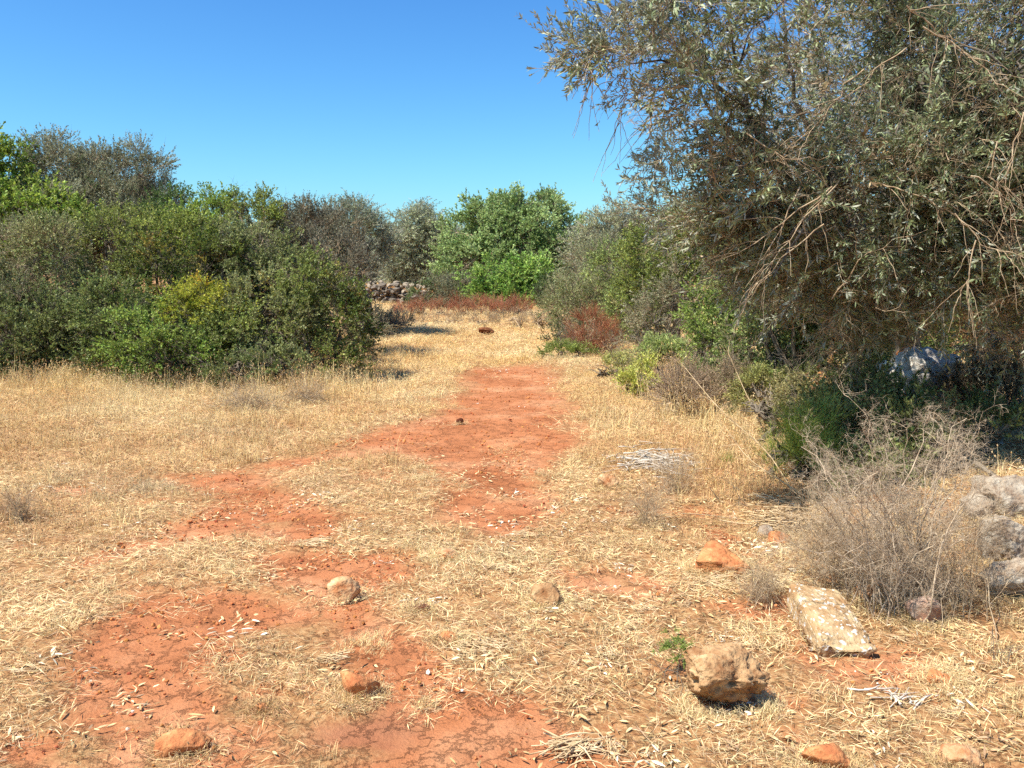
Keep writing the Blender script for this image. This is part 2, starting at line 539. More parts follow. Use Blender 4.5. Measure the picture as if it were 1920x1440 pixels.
# ------------------------------------------------------------------ scatter through geometry nodes (uncountable stuff only)
_groups = {}
def scatter_group(key, protos):
    if key in _groups:
        return _groups[key]
    g = bpy.data.node_groups.new('scatter_' + key, 'GeometryNodeTree')
    g.interface.new_socket('Geometry', in_out='INPUT', socket_type='NodeSocketGeometry')
    g.interface.new_socket('Geometry', in_out='OUTPUT', socket_type='NodeSocketGeometry')
    n, l = g.nodes, g.links
    gi, go = n.new('NodeGroupInput'), n.new('NodeGroupOutput')
    jn = n.new('GeometryNodeJoinGeometry')
    for p in protos:
        oi = n.new('GeometryNodeObjectInfo')
        oi.inputs['Object'].default_value = p
        gt = n.new('GeometryNodeGeometryToInstance')
        l.new(oi.outputs['Geometry'], gt.inputs[0])
        l.new(gt.outputs[0], jn.inputs[0])
    ip = n.new('GeometryNodeInstanceOnPoints')
    ip.inputs['Pick Instance'].default_value = True
    l.new(gi.outputs[0], ip.inputs['Points'])
    l.new(jn.outputs[0], ip.inputs['Instance'])
    for nm, dt, sock in (('pick', 'INT', 'Instance Index'), ('rot', 'FLOAT_VECTOR', 'Rotation'), ('scl', 'FLOAT_VECTOR', 'Scale')):
        a = n.new('GeometryNodeInputNamedAttribute')
        a.data_type = dt
        a.inputs['Name'].default_value = nm
        out = [o for o in a.outputs if o.enabled and o.name == 'Attribute'][0]
        if nm == 'rot':
            er = n.new('FunctionNodeEulerToRotation')
            l.new(out, er.inputs[0])
            out = er.outputs[0]
        l.new(out, ip.inputs[sock])
    l.new(ip.outputs[0], go.inputs[0])
    _groups[key] = g
    return g

def euler_from_z(d, roll):
    """XYZ euler that takes +Z to d, after a roll about Z"""
    d = unit(d)
    th = np.arccos(np.clip(d[:, 2], -1, 1))
    ph = np.arctan2(d[:, 1], d[:, 0])
    cr, sr, ct, st, cp, sp = np.cos(roll), np.sin(roll), np.cos(th), np.sin(th), np.cos(ph), np.sin(ph)
    # M = Rz(ph) Ry(th) Rz(roll)
    m00 = cp * ct * cr - sp * sr
    m10 = sp * ct * cr + cp * sr
    m20 = -st * cr
    m21 = st * sr
    m22 = ct
    return np.c_[np.arctan2(m21, m22), np.arctan2(-m20, np.hypot(m00, m10)), np.arctan2(m10, m00)]

def points_mesh(name, P, E, S, C, npick):
    me = bpy.data.meshes.new(name)
    me.vertices.add(len(P))
    me.vertices.foreach_set('co', np.asarray(P, np.float32).ravel())
    S = np.asarray(S, float)
    if S.ndim == 1:
        S = np.repeat(S[:, None], 3, 1)
    a = me.attributes.new('rot', 'FLOAT_VECTOR', 'POINT'); a.data.foreach_set('vector', np.asarray(E, np.float32).ravel())
    a = me.attributes.new('scl', 'FLOAT_VECTOR', 'POINT'); a.data.foreach_set('vector', S.astype(np.float32).ravel())
    a = me.attributes.new('tcol', 'FLOAT_COLOR', 'POINT')
    a.data.foreach_set('color', np.c_[np.clip(C, 0, 1), np.ones(len(P))].astype(np.float32).ravel())
    a = me.attributes.new('pick', 'INT', 'POINT'); a.data.foreach_set('value', rng.integers(0, npick, len(P)).astype(np.int32))
    return me

def scatter(name, key, P, E, S, C, parent=None, label=None, cat=None):
    protos = PROTO[key]
    o = link(name, points_mesh(name, P, E, S, C, len(protos)), parent, 'stuff', label, cat)
    for m in protos[0].data.materials:
        o.data.materials.append(m)
    md = o.modifiers.new('scatter', 'NODES')
    md.node_group = scatter_group(key, protos)
    return o

PROTO = {}
def proto(key, fn, count):
    PROTO[key] = []
    for k in range(count):
        g = np.random.default_rng(hash_key(key) + k * 7919)
        b = Build()
        mats = fn(b, g)
        PROTO[key].append(bpy.data.objects.new(key, b.mesh(key, mats)))   # source shape, not linked to the scene
def hash_key(s):
    return sum(ord(c) * (i + 3) for i, c in enumerate(s)) % 100000

# ------------------------------------------------------------------ branchlets
def branchlet(n_sh, L, spread, per, leafL, leafW, mats, twig_r=0.003, bend=0.15, detail=False, droop=0.0, tuft=0.5, bare=0.0, outang=(0.5, 1.0)):
    """n_sh shoots from the base fan out along +Z, each with `per` leaves"""
    def f(b, g):
        d = rdir(n_sh, g) * spread
        d[:, 2] = np.abs(d[:, 2]) * 0.6 + 0.8
        d = unit(d)
        ln = L * g.uniform(0.55, 1.1, n_sh)
        start = np.zeros((n_sh, 3))
        start[:, 2] = g.uniform(0, 0.35, n_sh) * L
        k = np.linspace(0, 1, 4)
        curve = g.normal(size=(n_sh, 3)) * 0.14
        curve[:, 2] -= droop
        pts = start[:, None] + d[:, None] * (k[None, :, None] * ln[:, None, None]) + curve[:, None] * (k ** 2)[None, :, None] * ln[:, None, None]
        rad = twig_r * (1 - 0.75 * k)[None] * np.ones((n_sh, 1))
        b.tubes(pts, rad, 3, 1)
        P, D, NN = [], [], []
        for i in range(n_sh):
            if g.random() < bare:
                continue
            t = 1 - g.random(per) * (1 - 0.05) * (1 - tuft * 0.5)
            t = np.clip(t, 0.05, 1)
            x = t * 3
            a = np.minimum(x.astype(int), 2)
            fr = (x - a)[:, None]
            p = pts[i][a] * (1 - fr) + pts[i][a + 1] * fr
            ax = unit(pts[i][a + 1] - pts[i][a])
            o = unit(np.cross(ax, rdir(per, g)))
            ang = g.uniform(*outang, per)[:, None]
            P.append(p)
            D.append(unit(ax * np.cos(ang) + o * np.sin(ang)))
            NN.append(unit(ax * 0.45 - o * 0.4 + rdir(per, g) * 0.95))
        P, D, NN = map(np.concatenate, (P, D, NN))
        m = len(P)
        b.leaves(P, D, NN, leafL * g.uniform(0.6, 1.15, m), leafW * g.uniform(0.7, 1.15, m), 0, bend * g.uniform(-0.5, 1.6), detail)
        return mats
    return f

def bare_branchlet(depth, L, mats, r0=0.004, kids=4, zig=0.16, thorns=False, ang=(0.4, 1.0), k0=4):
    """a leafless twig that forks"""
    def f(b, g):
        base = [(np.zeros(3), np.array([0, 0, 1.0]), L, r0)]
        for dep in range(depth):
            nxt, PT, RD = [], [], []
            for p, d, ln, r in base:
                n = 5
                q = [p]
                dd = d.copy()
                for _ in range(n - 1):
                    dd = unit(dd + g.normal(size=3) * zig)
                    q.append(q[-1] + dd * ln / (n - 1))
                q = np.array(q)
                PT.append(q)
                RD.append(r * np.linspace(1, 0.45, n))
                if dep < depth - 1:
                    for _ in range(kids if dep else k0):
                        i = g.integers(1, n)
                        o = unit(np.cross(dd, rdir(1, g)[0]))
                        a = g.uniform(*ang)
                        nxt.append((q[i], unit(dd * math.cos(a) + o * math.sin(a)), ln * g.uniform(0.4, 0.8), r * 0.6))
                if thorns:
                    for _ in range(4):
                        i = g.integers(0, n)
                        o = unit(np.cross(dd, rdir(1, g)[0]))
                        th = np.array([q[i], q[i] + o * 0.008, q[i] + o * 0.017 + dd * 0.005])
                        b.tubes(th[None], np.array([[r * 0.5, r * 0.35, 0.0002]]), 3, 0)
            b.tubes(np.array(PT), np.array(RD), 3, 0)
            base = nxt
        return mats
    return f

proto('lentisk', branchlet(7, 0.28, 1.0, 15, 0.046, 0.024, [M_LEAF, M_TWIG], bend=0.1), 5)
proto('carob', branchlet(6, 0.32, 1.0, 13, 0.065, 0.042, [M_LEAF, M_TWIG], 0.004, bend=0.1), 5)
proto('scrub', branchlet(8, 0.32, 1.0, 12, 0.040, 0.020, [M_LEAF, M_DEAD], 0.0026, bare=0.12), 5)
proto('farolive', branchlet(8, 0.40, 1.0, 18, 0.060, 0.018, [M_OLIVE, M_DEAD], 0.003, bend=0.1, droop=0.12), 4)
proto('olive', branchlet(3, 0.34, 0.7, 17, 0.056, 0.0115, [M_OLIVE, M_DEAD], 0.0022, bend=0.12, detail=True, droop=0.15, tuft=0.2, outang=(0.35, 0.95)), 7)
proto('broom', branchlet(26, 0.30, 0.5, 9, 0.022, 0.0028, [M_LEAF, M_LEAF], 0.0012, tuft=0.1, outang=(0.2, 0.7)), 4)
proto('herb', branchlet(8, 0.14, 0.9, 14, 0.026, 0.012, [M_LEAF, M_LEAF], 0.0014, tuft=0.3), 4)
proto('dockleaf', branchlet(6, 0.22, 0.8, 10, 0.055, 0.026, [M_LITTER, M_DEAD], 0.002, bend=0.4, detail=True), 3)
proto('rustspike', branchlet(9, 0.34, 0.45, 46, 0.012, 0.009, [M_RUST, M_RUST], 0.0018, tuft=0.1, outang=(0.2, 1.3)), 4)
proto('deadtwig', bare_branchlet(4, 0.26, [M_DEAD], 0.0026, 3, 0.17), 6)
proto('darktwig', bare_branchlet(3, 0.34, [M_TWIG], 0.0032, 5, 0.14), 4)
proto('thorntwig', bare_branchlet(4, 0.30, [M_THORN], 0.0028, 3, 0.30, True, (0.6, 1.3)), 6)
proto('weedtwig', bare_branchlet(3, 0.16, [M_DEAD], 0.0014, 4, 0.14, False, (0.3, 0.8)), 4)

def f_tuft(n, h, spread, w, heads=0.0, bend=(0.1, 0.9)):
    def f(b, g):
        a = g.uniform(0, 2 * math.pi, n)
        r = spread * np.sqrt(g.random(n))
        p = np.c_[np.cos(a) * r, np.sin(a) * r, np.full(n, -0.004)]
        a2 = a + g.normal(size=n) * 0.9
        d = np.c_[np.cos(a2), np.sin(a2), np.zeros(n)]
        L = h * g.uniform(0.35, 1.1, n)
        bd = g.uniform(*bend, n)
        b.blades(p, d, L, w * g.uniform(0.6, 1.3, n), bd, 0, 3)
        if heads > 0:
            m = g.random(n) < heads
            tip = p[m] + np.array([0, 0, 1.0]) * (L[m] * (1 - bd[m] * 0.6))[:, None] + d[m] * (L[m] * bd[m])[:, None]
            for _ in range(5):
                dd = unit(d[m] * 0.5 + np.array([0, 0, 0.6]) + rdir(m.sum(), g) * 0.5)
                b.leaves(tip - dd * 0.012, dd, rdir(m.sum(), g), 0.024, 0.006, 0)
        return [M_STRAW]
    return f
proto('grass', f_tuft(34, 0.085, 0.055, 0.0030, 0.1), 6)
proto('tallgrass', f_tuft(26, 0.26, 0.07, 0.0034, 0.45, (0.05, 0.55)), 6)
proto('stalks', f_tuft(7, 0.50, 0.06, 0.0040, 0.9, (0.05, 0.4)), 5)

def f_thatch(b, g):
    n = 95
    p = np.c_[g.uniform(-.14, .14, n), g.uniform(-.14, .14, n), np.abs(g.normal(size=n)) * 0.011 + 0.002]
    a = g.uniform(0, 2 * math.pi, n)
    d = np.c_[np.cos(a), np.sin(a), g.normal(size=n) * 0.22]
    b.leaves(p, d, unit(np.c_[g.normal(size=(n, 2)) * 0.5, np.ones(n)]), g.uniform(0.03, 0.085, n), g.uniform(0.0012, 0.0034, n), 0, 0.05)
    return [M_STRAW]
proto('thatch', f_thatch, 6)

def f_litter(n, sp):
    def f(b, g):
        p = np.c_[g.normal(size=n) * sp, g.normal(size=n) * sp, g.uniform(0.003, 0.014, n)]
        a = g.uniform(0, 2 * math.pi, n)
        d = np.c_[np.cos(a), np.sin(a), g.normal(size=n) * 0.18]
        b.leaves(p, d, unit(np.c_[g.normal(size=(n, 2)) * 0.45, np.ones(n)]), g.uniform(0.032, 0.062, n), g.uniform(0.006, 0.012, n), 0, 0.04, True)
        return [M_LITTER]
    return f
proto('litter', f_litter(14, 0.06), 6)
proto('leaf', f_litter(1, 0.001), 8)

def f_straws(b, g):
    n = 16
    a0 = g.uniform(0, math.pi)
    a = a0 + g.normal(size=n) * 0.45
    d = np.c_[np.cos(a), np.sin(a), g.normal(size=n) * 0.08]
    c = np.c_[g.normal(size=(n, 2)) * 0.035, g.uniform(0.006, 0.03, n)]
    L = g.uniform(0.08, 0.2, n)[:, None, None]
    k = np.linspace(-.5, .5, 3)[None, :, None]
    pts = c[:, None] + d[:, None] * k * L + np.array([0, 0, 0.02]) * (np.abs(k) * -0.5)
    b.tubes(pts, np.full((n, 3), 1.0) * g.uniform(0.0012, 0.0026, n)[:, None], 4, 0)
    return [M_STALK]
proto('straws', f_straws, 5)

def icosphere(sub):
    bm = bmesh.new()
    bmesh.ops.create_icosphere(bm, subdivisions=sub, radius=1.0)
    v = np.array([x.co[:] for x in bm.verts])
    f = np.array([[x.index for x in t.verts] for t in bm.faces])
    bm.free()
    return v, f
ICO = {k: icosphere(k) for k in (1, 2, 3, 4, 5)}

def f_clods(b, g):
    v, fc = ICO[1]
    for _ in range(9):
        s = 0.004 + 0.008 * g.random() ** 2.5
        q = v * (1 + g.normal(size=(len(v), 1)) * 0.18) * np.array([1, g.uniform(0.7, 1), g.uniform(0.6, 0.9)]) * s
        b.add(q + np.r_[g.normal(size=2) * 0.07, s * 0.3], fc, 0)
    return [M_CLOD]
proto('clods', f_clods, 6)

# ------------------------------------------------------------------ rocks
def rock_mesh(name, w, d, h, seed, mat, cuts=9, rough=0.10, sub=4, holes=0.0, tilt=0.0, blocky=0.0):
    g = np.random.default_rng(seed)
    v, f = ICO[sub]
    v = v.copy()
    if blocky:
        v = np.sign(v) * np.abs(v) ** (1 - blocky * 0.65)
        v /= np.abs(v).max()
    v = v + unit(v) * ((fbm(v * 1.6 + seed, 2, seed) - 0.5) * 0.55)[:, None]
    for n_, lim in zip(rdir(cuts, g), g.uniform(0.48, 0.88, cuts)):
        ex = np.maximum(0, v @ n_ - lim)
        v = v - ex[:, None] * n_ * 0.93
    nm = unit(v)
    ridge = np.abs(fbm(v * 3.4 + seed, 3, seed + 5) - 0.5) * 2
    disp = -ridge * rough * 0.9 + (fbm(v * 8 + seed, 4, seed + 15) - 0.5) * rough * 1.5
    disp -= np.clip(vnoise(v * 7 + seed, seed + 8) - 0.66, 0, 1) * rough * 2.2
    if holes:
        c = fbm(v * np.array([4.2, 2.0, 3.6]) + seed * 1.3, 2, seed + 3)
        front = np.clip(-nm[:, 1] * 1.6 + 0.1, 0, 1) * np.clip(1.2 - nm[:, 2] * 1.6, 0, 1)
        disp -= holes * np.clip((c - 0.46) * 6, 0, 1) * front
    v = v + nm * disp[:, None]
    if holes:       # undercut foot
        v[:, :2] *= (1 - 0.16 * np.clip(-v[:, 2:3] * 1.4, 0, 1))
    lo, hi = v.min(0), v.max(0)
    v = (v - (lo + hi) / 2) / (hi - lo) * np.array([w, d, h])
    if tilt:
        c, s_ = math.cos(tilt), math.sin(tilt)
        v = np.c_[v[:, 0] * c + v[:, 2] * s_, v[:, 1], -v[:, 0] * s_ + v[:, 2] * c]
    v[:, 2] += h / 2
    return mesh(name, v, [f], [mat], smooth=False if sub < 4 else True)

ROCKS = []
def rock(label, px, py, wp, hp, mat, seed, name='rock', cat='rock', depth=0.8, sink=0.2, rz=0.0, group=None, dist=None, **kw):
    """py is the row of the rock's foot in the photograph"""
    p = ON(px, py) if dist is None else WP(px, py, dist)
    Y = math.hypot(p[1], CAM_H)
    w, h = px2m(wp, Y), px2m(hp, Y)
    d = w * depth
    ROCKS.append((p[0], p[1] + d * 0.5, w, d))
    # seen from above, part of the height in the picture is the rock's depth
    el = math.atan2(CAM_H, p[1])
    h = max(0.3 * h, (h - d * 0.6 * math.sin(el)) / math.cos(el))
    H = h * (1 + sink)
    o = link(name, rock_mesh(name, w, d, H, seed, mat, **kw), None, None, label, cat, group,
             (p[0], p[1] + d * 0.5, (p[2] if dist is None else p[2]) - h * sink))
    o.rotation_euler = (0, 0, rz)
    return o

# ------------------------------------------------------------------ trees and shrubs
def mixcol(c1, c2, t):
    return np.array(c1)[None] * (1 - t[:, None]) + np.array(c2)[None] * t[:, None]

def plant(name, label, cat, lobes, key, c1, c2, dens=45, scale=1.0, gaps=0.44, lump=0.30, group=None, trunk=None, stems=5, twigs=0.12,
          twigkey='darktwig', bark=None, c3=None, c3frac=0.0, stem_r=0.03, up=0.45, shell=0.5, fine=26, rnd=0.55, partname='foliage', ypos=None, base=None):
    """lobes: (px, py, rx, ry, distance[, depth radius m]) ellipsoids of the crown, measured in the photograph"""
    g = np.random.default_rng(hash_key(label))
    bark = bark or M_TWIG
    L = []
    for lb in lobes:
        c = WP(lb[0], lb[1], lb[4])
        rx, rz_ = px2m(lb[2], lb[4]), px2m(lb[3], lb[4])
        ry = lb[5] if len(lb) > 5 else (rx + rz_) / 2
        L.append((c, np.array([rx, ry, rz_])))
    cen = np.mean([c for c, r in L], axis=0)
    if base is None:
        bx, by = cen[0], cen[1]
    else:
        bx, by = base
    bz = gz1(bx, by)
    root = link(name, None, None, None, label, cat, group, (bx, by, bz))
    O = np.array([bx, by, bz])
    # ---- foliage points
    P, D, clump = [], [], []
    for c, r in L:
        area = 4 * math.pi * ((r[0] * r[1]) ** 1.6 / 3 + (r[0] * r[2]) ** 1.6 / 3 + (r[1] * r[2]) ** 1.6 / 3) ** (1 / 1.6)
        n = int(area * dens)
        d = rdir(n, g)
        rad = shell + (1.08 - shell) * g.random(n) ** 0.7
        lum = 1 + lump * 2 * (fbm(d * 2.1 + c, 3, 7) - 0.5)
        p = c + d * r * (rad * lum)[:, None]
        P.append(p)
        D.append(unit(d / r))
        clump.append(np.full(n, g.random()))
    P, D, clump = map(np.concatenate, (P, D, clump))
    keep = P[:, 2] > gz(P) + 0.06
    keep &= (D[:, 2] > -0.30) | (g.random(len(P)) < 0.40) | (P[:, 2] < bz + 0.9)
    keep &= fbm(P * 1.7 + 5, 3, 21) > gaps * 0.78
    keep &= fbm(P * (2.6 / max(scale, 0.4) ** 0.7) + 9, 2, 23) > gaps * 0.98
    P, D, clump = P[keep], D[keep], clump[keep]
    n = len(P)
    t = np.clip((fbm(P * 1.1, 3, 51) - 0.5) * 2.2 + 0.5 + g.normal(size=n) * 0.13 + (clump - 0.5) * 0.3, 0, 1)
    C = mixcol(c1, c2, t)
    if c3 is not None:
        m = np.clip((fbm(P * 2.3 + 40, 3, 61) - (1 - c3frac)) * 8 + g.normal(size=n) * 0.15, 0, 1)
        C = C * (1 - m[:, None]) + np.array(c3)[None] * m[:, None]
    C *= g.uniform(0.82, 1.2, n)[:, None]
    dirs = unit(D + np.array([0, 0, up]) + rdir(n, g) * rnd)
    E = euler_from_z(dirs, g.uniform(0, 6.28, n))
    S = scale * g.uniform(0.65, 1.2, n)
    fo = scatter(partname, key, P - O, E, S, C, root)
    # ---- bare twigs among the leaves
    nt_ = int(n * twigs)
    if nt_ > 3:
        i = g.choice(n, min(nt_, n), replace=False)
        q = P[i] - D[i] * 0.12 * scale
        scatter('twigs', twigkey, q - O, euler_from_z(unit(D[i] + np.array([0, 0, up * .6]) + rdir(len(i), g) * 0.6), g.uniform(0, 6.28, len(i))),
                scale * g.uniform(0.7, 1.3, len(i)), np.ones((len(i), 3)) * 0.2, root)
    # ---- wood
    b = Build()
    if trunk:
        th, tr = trunk
        top = np.array([cen[0], cen[1], bz + th])
        k = np.linspace(0, 1, 7)[:, None]
        bow = np.array([g.normal() * 0.1, g.normal() * 0.1, 0]) * th
        pts = O * (1 - k) + top * k + bow * np.sin(k * math.pi)
        pts[:, 2] -= 0.08 * (1 - k[:, 0])
        b2 = Build()
        b2.tubes((pts - O)[None], (tr * np.array([1.5, 1.1, 1, .95, .9, .85, .8]))[None], 9)
        link('trunk', b2.mesh('trunk', [bark], True), root)
        starts = [(top, tr * 0.7)]
    else:
        starts = [(O + np.array([g.normal() * 0.12, g.normal() * 0.12, -0.05]), stem_r * 1.2) for _ in range(max(stems, 1))]
    tips, trs, idx = [], [], []
    for j, (c, r) in enumerate(L):
        for _ in range(1 if trunk else max(1, stems // len(L))):
            s_, sr = starts[g.integers(len(starts))]
            e = c + g.normal(size=3) * r * 0.25
            k = np.linspace(0, 1, 6)[:, None]
            mid = np.array([0, 0, 1.0]) * np.linalg.norm(e - s_) * 0.12
            q = s_ * (1 - k) + e * k + mid * np.sin(k * math.pi) + np.r_[[[0, 0, 0]], g.normal(size=(4, 3)) * 0.05, [[0, 0, 0]]]
            b.tubes((q - O)[None], (sr * np.linspace(1, 0.4, 6))[None], 6)
            tips.append(q); trs.append(sr * 0.4); idx.append(j)
    # finer limbs from the main ones to the shell
    PT, RD = [], []
    for q, sr, j in zip(tips, trs, idx):
        c, r = L[j]
        for _ in range(max(4, fine // max(1, len(tips)) * 2)):
            st = q[g.integers(2, 6)]
            e = c + rdir(1, g)[0] * r * g.uniform(0.75, 1.0)
            if e[2] < bz + 0.1:
                continue
            k = np.linspace(0, 1, 6)[:, None]
            z = st * (1 - k) + e * k + np.array([0, 0, 0.1]) * np.sin(k * math.pi) * np.linalg.norm(e - st)
            z[1:-1] += g.normal(size=(4, 3)) * 0.06 * np.linalg.norm(e - st)
            PT.append(z - O); RD.append(min(max(sr * 0.8, 0.007), stem_r * 0.5) * np.linspace(1, 0.25, 6))
    if PT:
        b.tubes(np.array(PT), np.array(RD), 5)
    link('branches', b.mesh('branches', [bark], True), root, 'stuff')
    return root, P, D

# ================================================================== GROUND
def axis(stops):
    out = [stops[0][0]]
    for (a, _), (b_, st) in zip(stops[:-1], stops[1:]):
        n = max(1, int(round((b_ - a) / st)))
        out += list(a + (b_ - a) * (np.arange(n) + 1) / n)
    return np.array(out)
gx = axis([(-3000, 0), (-800, 550), (-200, 100), (-60, 20), (-25, 2.5), (-8, 0.35), (-4.2, 0.08), (4.2, 0.035), (8, 0.08), (25, 0.35), (60, 2.5), (200, 20), (800, 100), (3000, 550)])
gy = axis([(-600, 0), (-60, 90), (-8, 6), (1.0, 0.5), (2.2, 0.1), (8.5, 0.035), (14, 0.08), (24, 0.25), (38.8, 0.5), (39.8, 0.07), (60, 1.0), (200, 12), (800, 100), (4000, 640)])
X, Y = np.meshgrid(gx, gy)
GPTS = np.c_[X.ravel(), Y.ravel()]
nx_, ny_ = len(gx), len(gy)
ii = (np.arange(ny_ - 1)[:, None] * nx_ + np.arange(nx_ - 1)[None]).ravel()
gm = mesh('ground', np.c_[GPTS, gz(GPTS) - 0.012 * soil(GPTS)], [np.c_[ii, ii + 1, ii + nx_ + 1, ii + nx_]], [M_GROUND], smooth=True)
a_ = gm.attributes.new('bare', 'FLOAT', 'POINT')
a_.data.foreach_set('value', soil(GPTS).astype(np.float32))
link('ground', gm, None, 'structure')

# ================================================================== HEDGE ON THE LEFT
GREEN1, GREEN2 = (0.11, 0.155, 0.028), (0.36, 0.40, 0.09)
DULL1, DULL2 = (0.12, 0.145, 0.045), (0.36, 0.37, 0.145)
GREY1, GREY2 = (0.20, 0.21, 0.115), (0.38, 0.38, 0.235)
BRI1, BRI2 = (0.19, 0.28, 0.035), (0.40, 0.48, 0.09)
OLV1, OLV2 = (0.24, 0.275, 0.13), (0.44, 0.475, 0.27)

plant('carob_tree', 'bright green tree cut off by the left edge, rising beside the tall grey tree', 'tree',
      [(-25, 345, 72, 95, 18), (10, 420, 95, 70, 17.5), (80, 430, 80, 45, 17), (-70, 470, 110, 120, 17.5)], 'carob', BRI1, BRI2, 46, 1.1, trunk=(1.4, 0.11))
plant('oak_tree', 'tallest grey-green tree on the left, its round top against the sky', 'tree',
      [(110, 342, 64, 74, 19), (195, 362, 72, 66, 19), (150, 430, 130, 70, 18.5), (235, 400, 70, 60, 18.5)], 'scrub', GREY1, GREY2, 62, 1.1, trunk=(1.7, 0.12), c3=(0.10, 0.15, 0.045), c3frac=0.42, gaps=0.42)
plant('oak_tree', 'narrow spire-shaped grey tree right of the tallest grey tree', 'tree',
      [(272, 345, 32, 62, 18.5), (290, 400, 48, 50, 18.5), (255, 440, 70, 50, 18)], 'scrub', GREY1, GREY2, 60, 1.0, trunk=(1.6, 0.08), gaps=0.44)
plant('shrub', 'small dark green round shrub between the grey spire and the light green shrub', 'shrub',
      [(322, 402, 34, 34, 17), (325, 450, 50, 40, 16.8)], 'lentisk', (0.09, 0.15, 0.035), (0.20, 0.29, 0.08), 55, 1.0)
plant('shrub', 'light green shrub with thin upright shoots poking into the sky', 'shrub',
      [(385, 425, 60, 40, 16.5), (370, 480, 80, 55, 16), (400, 395, 26, 26, 16.5)], 'lentisk', BRI1, (0.40, 0.48, 0.10), 55, 1.0)
plant('pistachio_tree', 'small flat-topped tree with pale bare stems showing under its crown', 'tree',
      [(450, 393, 34, 22, 16.5), (497, 397, 36, 24, 16.5), (480, 430, 52, 26, 16.3)], 'lentisk', GREEN1, GREEN2, 50, 0.9, trunk=(1.4, 0.05), bark=M_DEAD, c3=(0.20, 0.12, 0.03), c3frac=0.38)
plant('scrub_tree', 'grey twiggy tree with a pale trunk behind the right end of the left hedge', 'tree',
      [(560, 435, 50, 38, 17), (605, 450, 58, 48, 17), (590, 500, 95, 45, 16.5)], 'scrub', GREY1, (0.20, 0.19, 0.13), 60, 1.0, trunk=(1.3, 0.06), bark=M_DEAD)
plant('olive_tree', 'pale silvery olive behind the right end of the left hedge, beside the sky gap', 'tree',
      [(655, 415, 36, 28, 21), (680, 450, 45, 40, 21), (640, 475, 60, 36, 21), (690, 490, 34, 32, 21)], 'farolive', OLV1, (0.22, 0.25, 0.17), 46, 1.0, trunk=(1.4, 0.09), c3=(0.13, 0.15, 0.07))
# middle storey
plant('shrub', 'dull olive-brown shrub at the left frame edge, lower middle of the hedge', 'shrub',
      [(-10, 560, 80, 120, 14), (60, 500, 85, 70, 14.8), (60, 620, 70, 70, 13.5)], 'scrub', DULL1, (0.32, 0.32, 0.15), 60, 1.0)
plant('shrub', 'domed dull green shrub left of the dark hollow in the hedge', 'shrub',
      [(90, 610, 80, 60, 14.9), (105, 470, 62, 52, 14.5), (85, 560, 60, 60, 14.2)], 'scrub', DULL1, DULL2, 65, 1.0, c3=(0.12, 0.19, 0.04), c3frac=0.42)
plant('shrub', 'tall mid-green shrub above the dark hollow in the hedge', 'shrub',
      [(240, 620, 70, 60, 15), (235, 455, 65, 55, 15.5), (225, 530, 55, 60, 15), (290, 500, 60, 60, 15)], 'lentisk', DULL1, GREEN2, 55, 1.0)
plant('shrub', 'broad green shrub in the middle of the left hedge, above the yellow bush', 'shrub',
      [(345, 590, 80, 66, 15.2), (430, 600, 80, 66, 15.2), (345, 500, 70, 50, 14.6), (420, 510, 62, 48, 14.6), (355, 450, 45, 30, 15)], 'lentisk', GREEN1, (0.38, 0.42, 0.09), 55, 1.0, c3=(0.34, 0.24, 0.05), c3frac=0.36)
plant('shrub', 'dark green shrub with a bare leaning branch, right of the yellow bush', 'shrub',
      [(520, 630, 76, 60, 15), (600, 620, 66, 66, 14.8), (495, 495, 55, 48, 14.6), (520, 560, 60, 60, 14.2), (465, 465, 45, 35, 15)], 'lentisk', (0.13, 0.165, 0.045), DULL2, 55, 1.0, bark=M_DEAD)
# front row
plant('shrub', 'low dark shrub at the bottom left corner of the hedge, over tall dry grass', 'shrub',
      [(20, 655, 80, 62, 12.9), (120, 640, 60, 60, 13.1)], 'lentisk', (0.12, 0.15, 0.04), (0.27, 0.30, 0.10), 58, 1.0)
plant('shrub', 'grey-green leafy shrub right of the dark hollow, low in the hedge', 'shrub',
      [(210, 600, 62, 55, 13), (240, 655, 75, 50, 12.8)], 'lentisk', GREEN1, (0.36, 0.40, 0.14), 58, 0.95)
plant('shrub', 'low bright green leafy shrub at the foot of the hedge left of centre', 'shrub',
      [(290, 650, 62, 50, 12.4), (330, 670, 50, 36, 12.3)], 'lentisk', (0.18, 0.27, 0.045), (0.36, 0.45, 0.10), 60, 0.95)
plant('shrub', 'bush with golden yellow autumn leaves in the middle of the left hedge', 'shrub',
      [(385, 572, 52, 26, 12.9), (420, 590, 38, 20, 12.8), (345, 585, 40, 22, 12.9), (385, 620, 66, 34, 12.9)], 'lentisk', (0.22, 0.29, 0.045), (0.46, 0.46, 0.055), 66, 0.85, c3=(0.58, 0.40, 0.04), c3frac=0.46)
plant('shrub', 'dense dark shrub below the golden yellow bush', 'shrub',
      [(400, 655, 66, 46, 12.7), (450, 630, 50, 46, 12.8)], 'lentisk', (0.12, 0.17, 0.035), (0.28, 0.33, 0.09), 58, 0.9)
plant('shrub', 'leafy round shrub in front of the right half of the left hedge', 'shrub',
      [(520, 620, 66, 58, 12.9), (480, 580, 46, 40, 13.1)], 'lentisk', DULL1, DULL2, 58, 0.95)
plant('shrub', 'domed green shrub at the right end of the left hedge beside the straw field', 'shrub',
      [(585, 545, 56, 42, 13.2), (615, 600, 66, 56, 13.2), (570, 650, 60, 42, 12.9), (640, 640, 46, 46, 13.2), (610, 682, 66, 32, 12.9)], 'lentisk', GREEN1, (0.36, 0.40, 0.11), 58, 0.95, c3=(0.34, 0.27, 0.06), c3frac=0.38)
